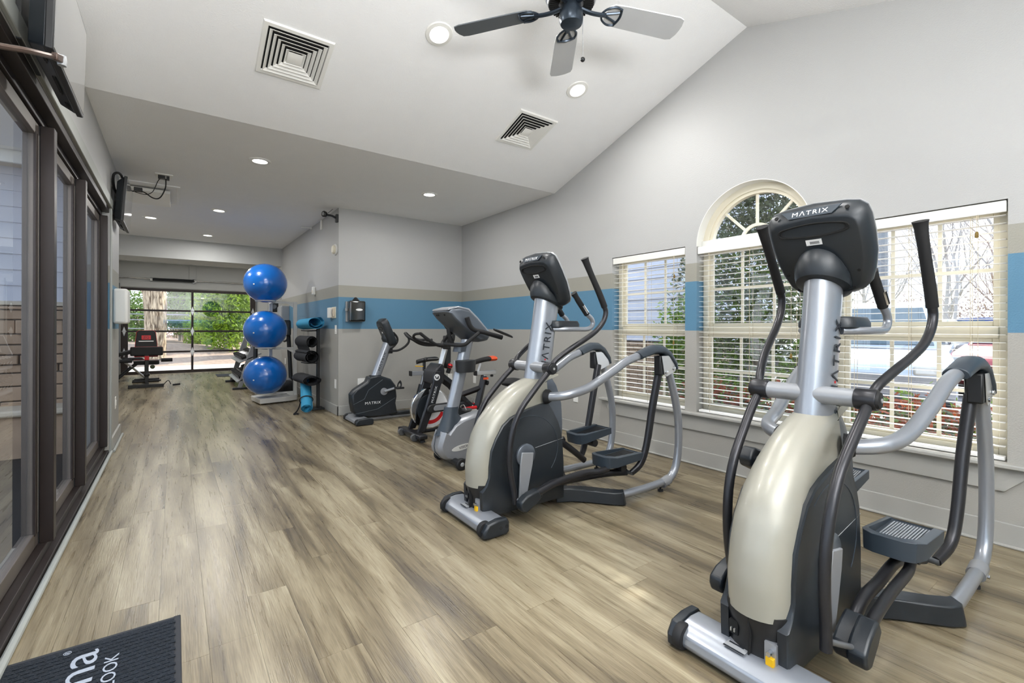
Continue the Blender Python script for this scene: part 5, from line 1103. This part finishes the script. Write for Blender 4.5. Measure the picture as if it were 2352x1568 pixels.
for s in (-1, 1):
    o = obj('handlebar', MB().tube([(u, -s * v, z) for u, v, z in hb], .0165, n=10, sub=4), 'rubber', d); obj('bar_end', MB().tube([(.10, s * .20, 1.045), (.12, s * .13, 1.035), (.16, s * .10, 1.025), (.21, s * .085, 1.03)], .015, n=10, sub=3), 'rubber', o)
obj('handlebar_loop', MB().tube([(.03, -.19, 1.10), (-.0, -.12, 1.09), (.02, -.06, 1.05), (.14, -.055, 1.0), (.30, -.05, .98), (.44, 0, .975), (.30, .05, .98), (.14, .055, 1.0), (.02, .06, 1.05), (-.0, .12, 1.09), (.03, .19, 1.10)], .014, n=10, sub=4), 'rubber', d)
obj('rear_horn', MB().tube([(.46, -.03, .97), (.485, -.05, 1.03), (.485, -.06, 1.12)], .018, n=10, sub=3), 'rubber', d); obj('device_holder', MB().prism([(.44, .02, 1.075), (.50, .02, 1.06), (.50, .02, .78), (.455, .02, .70), (.42, .02, .72), (.43, .02, .95)], (0, .09, 0)), 'black_plastic', d, .012)
obj('main_beam', MB().tube([(.31, 0, .66), (.48, 0, .53), (.62, 0, .36), (.83, 0, .16)], .055, n=4, sub=1, flat=.75), 'dark_metal', d, .012); obj('lower_rail', MB().tube([(.06, 0, .055), (.5, 0, .06), (.95, 0, .06)], .025, n=12, sub=1), 'dark_metal', d)
obj('seat_tube', MB().tube([(.80, 0, .13), (.925, 0, .60)], .05, n=4, sub=1, flat=.8), 'dark_metal', d, .008); obj('brace', MB().tube([(.60, 0, .40), (.86, 0, .46)], .036, n=4, sub=1, flat=.8), 'dark_metal', d, .006); obj('post_label', MB().box(.885, .955, -.043, -.041, .56, .585), 'orange', d)
obj('seat_post', MB().cyl((.92, 0, .58), (.935, 0, .635), .022), 'silver_plate', d); obj('seat_rail', MB().box(.81, 1.075, -.028, .028, .612, .66), 'silver_plate', d, .006); obj('rail_cap', MB().box(.795, .812, -.03, .03, .608, .664), 'rubber', d, .004); obj('rail_knob', MB().lathe([(.008, 0), (.018, -.01), (.018, -.025), (.008, -.03)], (1.03, 0, .612), (0, 0, 1), 12), 'rubber', d); obj('post_knob', MB().lathe([(.012, 0), (.028, .006), (.028, .028), (.01, .034)], (.945, 0, .52), (1, 0, -.25), 14), 'rubber', d)
obj('saddle_post', MB().tube([(.84, 0, .655), (.875, 0, .745)], .015, n=10, sub=1), 'silver_plate', d); saddle(d, .80, .765, .25, .17, 'rubber', 'orange')
obj('belt_guard', MB().prism([(.44, -.035, .20), (.52, -.035, .32), (.70, -.035, .34), (.80, -.035, .26), (.78, -.035, .16), (.60, -.035, .12), (.48, -.035, .14)], (0, .07, 0)), 'charcoal', d, .012)
for s, ph in ((-1, 180), (1, 0)):
    dx, dz = math.cos(R(ph)), math.sin(R(ph)); ck = obj('crank_arm', MB().tube([(.76, s * .09, .262), (.76 + .165 * dx, s * .10, .262 + .165 * dz)], [.019, .015], n=10, sub=1), 'red', d); pu = .76 + .165 * dx
    p = obj('pedal', MB().box(pu - .045, pu + .045, min(s * .115, s * .20), max(s * .115, s * .20), .25, .275), 'steel_tube', d, .004); obj('toe_cage', MB().tube([(pu - .04, s * .13, .262), (pu - .07, s * .15, .30), (pu - .05, s * .18, .32), (pu - .03, s * .2, .265)], .006, n=6, sub=3), 'chrome', p); obj('pedal_strap', MB().tube([(pu, s * .2, .25), (pu + .01, s * .21, .2), (pu + .02, s * .2, .16)], .005, n=6), 'rubber', p)
obj('resistance_knob', MB().lathe([(.014, 0), (.026, .008), (.028, .035), (.02, .048), (.004, .05)], (.455, -.02, .715), (.2, -.3, 1), 18), 'red', d); obj('knob_ring', MB().lathe([(.029, .018), (.030, .024), (.029, .03)], (.455, -.02, .715), (.2, -.3, 1), 18), 'rubber', d); obj('knob_base', MB().cyl((.44, -.01, .66), (.455, -.02, .715), .024), 'black_plastic', d)
obj('frame_label', MB().obox((.765, -.0425, .215), (.045, 0, -.045), (0, .001, 0), (.022, 0, .022)), 'ink_white', d)
# ---- silver upright bike
c = thing('upright_bike', 'silver-grey upright exercise bike with pale console in the middle of the row', 'exercise bike', (1.87, 3.5, 0), 0, 'exercise bikes')
obj('front_bar', MB().cyl((.02, -.19, .045), (.02, .19, .045), .03), 'black_plastic', c); obj('rear_bar', MB().cyl((.98, -.24, .045), (.98, .24, .045), .03), 'black_plastic', c)
for s in (-1, 1):
    w = obj('transport_wheel', MB().lathe([(.02, -.02), (.044, -.02), (.048, -.01), (.048, .012), (.04, .02), (.012, .02)], (.02, s * .195, .048), (0, s, 0), 24), 'rubber', c); obj('wheel_hub', MB().lathe([(.018, .02), (.014, .026), (.004, .027)], (.02, s * .195, .048), (0, s, 0), 14), 'bezel_grey', w)
edge = [(-.085, .30), (-.125, .18), (-.118, .132), (-.07, .074), (.0, .045), (.2, .03), (.62, .035), (.78, .10), (.80, .26), (.70, .38), (.50, .43), (.28, .42), (.106, .385), (.019, .345), (-.045, .27)]
hs = obj('housing', shell(edge, .09, .03, .93, (.3, .22)), 'silver_grey', c, .004); obj('nose_seam', MB().tube([(-.108, 0, .29), (-.1275, 0, .18), (-.12, 0, .13), (-.07, 0, .07)], .004, n=6, sub=1), 'graphite', hs)
obj('badge', MB().prism([(.09 + .10 * math.cos(2*PI*k/24), -.0905, .155 + .024 * math.sin(2*PI*k/24) + .012 * math.cos(2*PI*k/24)) for k in range(24)], (0, -.0015, 0)), 'rack_white', hs); put_text('V/SION', .032, 'ink_dark', hs, (.105, -.0925, .157), (1, 0, .12), (0, 0, 1), 'badge_lettering', 1.0, .095, .0006)
mr = []
for t in (0, .5, 1): mr.append([(.035 + .155 * t + .058 * math.cos(2*PI*k/24), .043 * math.sin(2*PI*k/24), .44 + .62 * t) for k in range(24)])
obj('mast', MB().loft(mr), 'silver', c)
obj('mast_boot', MB().loft([[(uc + a * math.cos(2*PI*k/24), b_ * math.sin(2*PI*k/24), z + tl * a * math.cos(2*PI*k/24)) for k in range(24)] for uc, z, a, b_, tl in ((.035, .49, .064, .05, 0), (.025, .42, .07, .055, .1), (.02, .36, .10, .07, .35), (.015, .315, .135, .075, .42))]), 'slate', c)
obj('bottle_holder', MB().loft([[(.125 + (.085 + .01 * (z - .78) / .11) * math.cos(R(a)) * 1.0, -.085 + .06 * math.sin(R(a)), z) for a in range(0, 360, 20)] for z in (.785, .80, .885)]), 'black_plastic', c, .004); obj('holder_clip', MB().box(.03, .06, -.06, -.035, .79, .885), 'silver_grey', c, .004)
edge = [(-.085, 1.292), (-.055, 1.318), (.02, 1.328), (.115, 1.312), (.20, 1.24), (.325, 1.115), (.332, 1.075), (.31, 1.047), (.235, 1.036), (.17, 1.08), (.06, 1.155), (-.035, 1.235)]
cs = MB(); cen = (.11, 1.2)
rg = []
for y, k in ((-.165, .84), (-.15, .95), (-.10, 1.0), (.10, 1.0), (.15, .95), (.165, .84)): rg.append([(cen[0] + (u - cen[0]) * k, y, cen[1] + (z - cen[1]) * k) for u, z in edge])
cn = obj('console', cs.loft(rg), 'graphite', c, .006)
top = [(-.07, 1.316), (.02, 1.338), (.12, 1.322), (.205, 1.25), (.335, 1.118)]
obj('console_fascia', MB().loft([[(u, y, z) for u, z in top] + [(u - .012, y, z - .016) for u, z in reversed(top)] for y in (-.15, -.1, .1, .15)]), 'silver', cn, .006)
for y in (-.07, .05, .085): obj('screw_hole', MB().lathe([(.008, 0), (.008, .003), (.001, .003)], (-.066, y * .9, 1.265), (-.8, 0, -.5), 10), 'vent_dark', cn)
for s in (-1, 1):
    h = obj('handlebar', MB().tube([(-.03, 0, 1.022), (.0, s * .06, 1.018), (.045, s * .19, 1.02), (.10, s * .22, 1.07), (.165, s * .23, 1.12)], .016, n=10, sub=4), 'rubber', c)
    obj('grip_horn', MB().tube([(.065, s * .205, 1.245), (.095, s * .205, 1.175), (.14, s * .21, 1.14), (.22, s * .225, 1.122), (.30, s * .235, 1.10), (.385, s * .245, 1.078)], [.021, .02, .019, .019, .02, .021], n=12, sub=4), 'rubber', h); obj('pulse_paddle', MB().loft([[(.33 + .10 * math.cos(2*PI*k/20) + .03, s * .30 + .028 * math.sin(2*PI*k/20), z - .035 * (math.cos(2*PI*k/20))) for k in range(20)] for z in (1.108, 1.122)]), 'black_plastic', h, .004)
obj('bar_collar', MB().loft([[(.10 + .064 * math.cos(2*PI*k/20) + (z - .9) * .25, .05 * math.sin(2*PI*k/20), z) for k in range(20)] for z in (.955, .99, 1.03)]), 'graphite', c); obj('stem_rest', MB().tube([(.02, -.05, 1.02), (-.02, -.06, 1.10), (-.03, -.06, 1.16)], .017, n=10), 'rubber', c)
obj('seat_tube', MB().tube([(.60, 0, .30), (.66, 0, .60)], .04, n=14, sub=1), 'silver', c); rg = []
obj('seat', MB().sphere((.67, 0, .655), .12, 20, 10, (1.0, .9, .33)), 'rubber', c); obj('crank_arm', MB().tube([(.42, -.1, .25), (.56, -.11, .17)], .016, n=10, sub=1), 'silver', c); obj('pedal', MB().box(.52, .61, -.21, -.12, .155, .18), 'black_plastic', c, .004)
# ================================================================== BALLS, MATS, WEIGHTS
BX, BY = 1.125, 8.0
rk = thing('ball_rack', 'white metal rack holding three exercise balls', 'rack', (BX, BY, 0))
obj('base', MB().prism([(-.10, -.20, .012), (.34, -.12, .012), (.44, -.06, .012), (.47, .05, .012), (.44, .16, .012), (.0, .34, .012), (-.16, .30, .012)], (0, 0, .075)), 'rack_white', rk, .01)
obj('post', MB().box(.40, .45, -.0, .05, .08, 1.56), 'rack_white', rk, .004); obj('post', MB().box(.10, .15, .34, .39, .08, 1.56), 'rack_white', rk, .004); obj('base_arm', MB().box(.0, .15, .28, .39, .02, .09), 'rack_white', rk, .004)
BZ = (.42, 1.117, 1.836)
for z in BZ:
    zr = z - .272
    obj('ring', MB().tube([(.135 * math.cos(2*PI*k/28), .135 * math.sin(2*PI*k/28), zr) for k in range(29)], .011, n=8, sub=1), 'rack_white', rk)
    obj('arm', MB().box(.12, .42, .012, .034, zr - .03, zr), 'rack_white', rk, .003); obj('gusset', MB().prism([(.30, .02, zr - .03), (.41, .02, zr - .03), (.41, .02, zr - .10)], (0, .006, 0)), 'rack_white', rk); obj('arm', MB().box(.10, .13, .10, .36, zr - .03, zr), 'rack_white', rk, .003)
def ball_mesh():
    mb = MB(); n, m = 64, 48; rings = []
    for i in range(1, m):
        t = PI * i / m; rr = .302 + .0009 * math.cos(i * 2.0)
        rings.append([(rr * math.cos(t), rr * math.sin(t) * math.cos(2*PI*k/n), .985 * rr * math.sin(t) * math.sin(2*PI*k/n)) for k in range(n)])
    return mb.loft(rings)
for z, lb in zip(BZ, ('lowest blue exercise ball on the white rack', 'middle blue exercise ball on the white rack', 'topmost blue exercise ball on the white rack')):
    bl = thing('exercise_ball', lb, 'ball', (BX, BY, z), R(62), 'blue exercise balls'); obj('shell', ball_mesh(), 'ball_blue', bl)
    obj('valve', MB().lathe([(.011, 0), (.011, .004), (.001, .005)], (-.295, .055, -.04), (-1, .15, -.1), 12), 'ink_white', bl)
# ---- rolled mats and their stand
rs = thing('mat_rack', 'black upright mat rack against the partition', 'rack', (1.645, 6.95, 0))
obj('post', MB().box(-.02, .02, -.02, .03, .03, 1.17), 'black_plastic', rs, .003); obj('foot', MB().box(-.10, .065, -.10, .08, 0, .03), 'black_plastic', rs, .006)
for z in (1.115, .655, .36): obj('arm', MB().tube([(-.0, .0, z), (-.12, .08, z - .005), (-.17, .25, z - .0)], .008, n=8, sub=3), 'black_plastic', rs)
obj('side_strut', MB().tube([(-.145, .1, .80), (-.19, .12, .68)], .012, n=6, sub=1), 'black_plastic', rs)
def roll(label, col, c, d, L, r0, r1, turns, sx=1.0, sz=1.0, tail=0, strap=False, th=.006, start=0):
    m = thing('yoga_mat', label, 'mat', c, 0, 'rolled yoga mats'); d = Vector(d).normalized(); sd = d.cross(Vector((0, 0, 1))).normalized(); up = sd.cross(d)
    n = int(turns * 26); pts = []
    for i in range(n + 1):
        a = R(start) + 2 * PI * turns * i / n; r = r0 + (r1 - r0) * i / n; pts.append((r * math.cos(a) * sx, r * math.sin(a) * sz))
    if tail:
        for k in range(6): t = (k + 1) / 6; pts.append((pts[n][0] * (1 - .6 * t) , pts[n][1] - tail * t * .4))
    inner = []
    for i, (x, z) in enumerate(pts):
        x2, z2 = pts[min(i+1, len(pts)-1)]; x1, z1 = pts[max(i-1, 0)]; tx, tz = x2 - x1, z2 - z1; l = math.hypot(tx, tz) or 1; inner.append((x - tz / l * -th * -1, z + tx / l * th * -1))
    def ring(t): return [Vector((0, 0, 0)) + d * t + sd * x + up * z for x, z in pts]
    def ring2(t): return [Vector((0, 0, 0)) + d * t + sd * x + up * z for x, z in inner]
    mb = MB(); A, B, C2, D2 = ring(0), ring2(0), ring(L), ring2(L); k = len(pts)
    mb.add(A + B + C2 + D2, [(i, i+1, k+i+1, k+i) for i in range(k-1)] + [(2*k+i, 3*k+i, 3*k+i+1, 2*k+i+1) for i in range(k-1)] + [(i, 2*k+i, 2*k+i+1, i+1) for i in range(k-1)] + [(k+i, k+i+1, 3*k+i+1, 3*k+i) for i in range(k-1)] + [(0, k, 3*k, 2*k), (k-1, 3*k-1, 4*k-1, 2*k-1)])
    obj('roll', mb, col, m)
    if strap:
        sp = [Vector((0, 0, 0)) + d * L * .3 + sd * (r1 + .009) * math.cos(a) * sx + up * (r1 + .009) * math.sin(a) * sz for a in [2*PI*q/24 for q in range(25)]]
        obj('strap', MB().tube(sp, .007, n=6, sub=1), 'rubber', m)
    return m
roll('blue yoga mat rolled loosely on top of the mat rack', 'mat_blue', (1.575, 6.80, 1.225), (-.06, 1, -.02),   .60, .055, .112, 1.6, 1.12, .80, start=200)
roll('upper black rolled yoga mat hanging with a loose flap', 'mat_black', (1.545, 6.86, .955), (-.05, 1, 0), .60, .05, .082, 2.4, 1, 1, .22, start=90)
roll('lower black rolled yoga mat resting in the rack arm', 'mat_black', (1.535, 6.84, .745), (-.05, 1, 0), .60, .055, .105, 2.2, 1.05, .85, .1, start=60)
roll('flattened black rolled yoga mat near the rack foot', 'mat_black', (1.53, 6.80, .425), (-.05, 1, 0), .60, .06, .11, 3.0, 1.15, .62, start=20)
roll('blue rolled yoga mat leaning on the floor with a black strap', 'mat_blue', (1.425, 6.63, .078), (.18, 1, .58), .60, .03, .075, 4.0, 1, .85, 0, True, start=10)
tag(obj('mat_strap', MB().tube([(1.33, 6.66, .008), (1.30, 6.62, .02), (1.27, 6.66, .012), (1.31, 6.70, .03), (1.35, 6.72, .09), (1.37, 6.74, .16)], .012, n=6, sub=4, flat=.4), 'rubber'), 'black carry strap lying beside the leaning blue mat', 'strap')
# ---- dumbbells
DX, DY = .88, 9.95
dr = thing('dumbbell_rack', 'grey two-tier dumbbell rack behind the exercise balls', 'rack', (DX, DY, 0))
sl = R(24); ds = Vector((math.cos(sl), 0, math.sin(sl)))
for y in (.0, 1.5): obj('side_frame', MB().prism([(.05, y, 0), (.12, y, 0), (.34, y, .62), (.42, y, 1.0), (.34, y, 1.0), (.22, y, .62)], (0, .05, 0)), 'silver_grey', dr, .006); obj('foot', MB().box(-.02, .5, y - .01, y + .06, 0, .04), 'charcoal', dr, .006)
tiers = [(.06, .20), (.10, .56)]
for u, z in tiers: obj('tray', MB().obox(Vector((u + .17, .78, z + .02)), ds * .20, (0, .78, 0), Vector((-ds.z, 0, ds.x)) * .012), 'silver_grey', dr, .004)
dm = {}
def dumbbell(c, r, lb):
    t = thing('dumbbell', lb, 'dumbbell', c, 0, 'dumbbells on the rack'); t.rotation_euler = (0, -sl, 0)
    if r not in dm:
        h = MB()
        hd = MB().lathe([(r * .8, -.045), (r, -.03), (r, .03), (r * .8, .045)], (0, 0, 0), (1, 0, 0), 6).mesh('head', 20); hd.materials.append(M['rubber'])
        hn = MB().lathe([(.013, -.06), (.017, 0), (.013, .06)], (0, 0, 0), (1, 0, 0), 10).mesh('handle'); hn.materials.append(M['chrome'])
        lb_ = MB().lathe([(r * .55, 0), (r * .55, .002), (.001, .0021)], (0, 0, 0), (-1, 0, 0), 16).mesh('face'); lb_.materials.append(M['bezel_grey'])
        dm[r] = (hd, hn, lb_)
    hd, hn, lf_ = dm[r]
    for s in (-1, 1):
        o = obj('head', hd, None, t); o.location = (s * .1, 0, 0)
    obj('handle', hn, None, t); o = obj('face_plate', lf_, None, t); o.location = (-.145, 0, 0)
_ord = ('nearest', 'second', 'third', 'fourth', 'fifth', 'sixth', 'seventh', 'farthest')
for ti, (u, z) in enumerate(tiers):
    for k in range(8):
        r = (.052 if ti == 0 else .045) - .001 * (k % 3); dumbbell((DX + u + .17 - ds.z * .035, DY + .12 + k * .185, z + .035 + r), r, '%s dumbbell on the %s tier of the rack' % (_ord[k], ('lower', 'upper')[ti]))
# ---- weight bench with curl pad
wb = thing('weight_bench', 'black weight bench with red piping facing the garage door', 'bench', (-.44, 11.4, 0), R(3))
obj('front_foot', MB().box(-.28, .26, -.14, -.08, .0, .06), 'black_plastic', wb, .006); obj('rear_foot', MB().box(-.22, .22, .95, 1.01, .0, .06), 'black_plastic', wb, .006); obj('base_rail', MB().box(-.03, .03, -.1, 1.0, .03, .09), 'black_plastic', wb, .006); obj('cross_bar', MB().box(-.19, .2, .18, .23, .10, .15), 'black_plastic', wb, .006); obj('foot_tube', MB().cyl((-.22, .02, .105), (.22, .0, .12), .018), 'black_plastic', wb)
obj('front_post', MB().box(-.03, .03, -.02, .04, .06, .62), 'black_plastic', wb, .006); obj('post_collar', MB().sphere((0, .01, .24), .05, 14, 8), 'black_plastic', wb); obj('rear_post', MB().tube([(0, .6, .06), (0, .62, .46)], .03, n=8, sub=1), 'black_plastic', wb)
obj('seat_pad', MB().prism([(x, .12 + y + .22, .42) for x, y in rrect(.40, .44, .06)], (0, 0, .075)), 'rubber', wb, .015); 
obj('seat_piping', MB().tube([(x, .12 + y + .22, .497) for x, y in rrect(.39, .43, .06)] + [(.195, .34 + .155, .497)], .0025, n=6, sub=1), 'red', wb)
bo = Vector((0, .60, .56)); bu = Vector((0, .33, .94)).normalized(); bn = Vector((0, -.94, .33)).normalized()
bpts = [(-.19, 0), (.19, 0), (.175, .30), (.155, .52), (.12, .56), (-.12, .56), (-.155, .52), (-.175, .30)]
bp_ = obj('back_pad', MB().prism([bo + bu * t + Vector((w, 0, 0)) for w, t in bpts], -bn * .06), 'rubber', wb, .015); obj('back_piping', MB().tube([bo + bu * t + Vector((w * 1.0, 0, 0)) for w, t in bpts + [bpts[0]]], .003, n=6, sub=1), 'red', bp_)
obj('logo_patch', MB().prism([bo + bu * t + Vector((w, 0, 0)) + bn * .001 for w, t in ((-.075, .36), (.075, .36), (.075, .45), (-.075, .45))], bn * .002), 'red', bp_); put_text('ZQ', .07, 'ink_dark', bp_, bo + bu * .405 + bn * .0035, (1, 0, 0), bu, 'logo_mark'); obj('brand_strip', MB().prism([bo + bu * t + Vector((w, 0, 0)) + bn * .001 for w, t in ((-.12, .315), (.12, .315), (.12, .335), (-.12, .335))], bn * .002), 'ink_white', bp_)
obj('curl_pad', MB().obox((0, .02, .69), (.25, 0, 0), (0, .03, .0), (0, .01, .085)), 'rubber', wb, .02); obj('curl_piping', MB().cyl((-.24, .03, .775), (.24, .03, .775), .003, n=6), 'red', wb); obj('curl_post', MB().box(-.02, .02, -.0, .04, .52, .72), 'steel_tube', wb, .004); obj('post_sleeve', MB().box(-.035, .035, -.03, .05, .52, .60), 'red', wb, .004); obj('roller_bar', MB().cyl((-.4, 0, .505), (.4, 0, .52), .011), 'steel_tube', wb)
for s in (-1, 1): obj('foam_roller', MB().cyl((s * .22, 0, .512), (s * .40, 0, .512), .036), 'mat_black', wb)
obj('adjust_dial', MB().lathe([(.03, 0), (.04, .01), (.04, .03), (.02, .035)], (.09, .1, .38), (0, -1, 0), 14), 'leaf_dark', wb); obj('band_handle', MB().tube([(.25, -.1, .03), (.33, -.05, .11), (.37, -.1, .04)], .008, n=6), 'rubber', wb); obj('tension_grip', MB().cyl((.40, -.12, .025), (.52, -.10, .03), .018), 'rubber', wb)
# ---- second bench, mostly hidden by the wall end
b2 = thing('incline_bench', 'folded incline bench with pale tube legs at the far left', 'bench', (-.86, 12.9, 0), R(10))
for y in (-.12, .12): obj('leg', MB().tube([(.36, y, .02), (.10, y, .30), (-.14, y, .52)], .017, n=8, sub=1), 'silver_plate', b2); obj('leg', MB().tube([(-.16, y, .03), (.06, y, .25), (.3, y, .46)], .02, n=8, sub=1), 'black_plastic', b2)
obj('foot', MB().box(.28, .42, -.2, .2, 0, .03), 'black_plastic', b2, .005); obj('foot', MB().box(-.26, -.12, -.22, .22, 0, .04), 'black_plastic', b2, .005); obj('pad', MB().obox((.0, 0, .60), (.34, 0, .09), (0, .14, 0), (-.01, 0, .035)), 'rubber', b2, .012); obj('seat_pad', MB().obox((.12, 0, .46), (.16, 0, .0), (0, .15, 0), (0, 0, .03)), 'mat_black', b2, .012)
tag(obj('exercise_mat', MB().box(.80, 1.5, 12.75, 13.45, 0, .008), 'mat_black', None, .003), 'thin black exercise mat lying on the floor by the garage door', 'mat')
# ---- treadmill behind the ball rack
tm = thing('treadmill', 'dark treadmill half hidden behind the ball rack', 'treadmill', (1.40, 8.75, 0))
obj('deck', MB().box(-.30, .28, .05, 1.12, .06, .16), 'charcoal', tm, .015); obj('belt', MB().box(-.2, .18, .2, 1.11, .16, .168), 'rubber', tm); obj('motor_hood', MB().prism([(-.28, .0, .10), (-.28, .34, .10), (-.28, .34, .20), (-.28, .16, .27), (-.28, .02, .24)], (.54, 0, 0)), 'silver_grey', tm, .03)
for s in (-1, 1):
    u = obj('upright', MB().tube([(s * .27 - .01, .16, .10), (s * .27 - .01, .30, .62), (s * .26 - .01, .36, 1.02)], .038, n=4, sub=1, flat=.6), 'charcoal', tm, .008); obj('handrail', MB().tube([(s * .26 - .01, .36, .98), (s * .26 - .01, .55, .92), (s * .26 - .01, .75, .90)], .02, n=8), 'rubber', u)
obj('console', MB().prism([(-.30, .26, 1.0), (-.30, .46, 1.02), (-.30, .36, 1.26), (-.30, .28, 1.30)], (.58, 0, 0)), 'charcoal', tm, .03); obj('foot', MB().box(-.30, -.22, .02, .14, 0, .07), 'rubber', tm, .006); obj('foot', MB().box(.2, .28, .02, .14, 0, .07), 'rubber', tm, .006)
mbll = thing('medicine_ball', 'black medicine ball on the treadmill deck behind the rack post', 'ball', (1.52, 8.62, .12)); obj('ball', MB().sphere((0, -.12, .02), .14, 20, 12), 'mat_black', mbll)
wc = thing('wall_cabinet', 'grey metal wall cabinet beyond the ball rack', 'cabinet', (1.742, 9.75, 1.34)); obj('box', MB().box(-.13, 0, -.22, .22, -.22, .22), 'cabinet_grey', wc, .006); obj('door', MB().box(-.14, -.13, -.2, .2, -.2, .2), 'cabinet_grey', wc, .003)
sk_ = thing('wall_speaker', 'small black speaker on a bracket beside the wall cabinet', 'speaker', (1.742, 10.15, 1.56)); obj('bracket', MB().box(-.14, 0, -.02, .02, -.03, .0), 'black_plastic', sk_); obj('cabinet', MB().box(-.26, -.10, -.09, .09, -.10, .10), 'black_plastic', sk_, .012); obj('driver', MB().lathe([(.05, 0), (.04, .006), (.01, .002)], (-.18, -.09, 0), (0, -1, 0), 16), 'graphite', sk_)
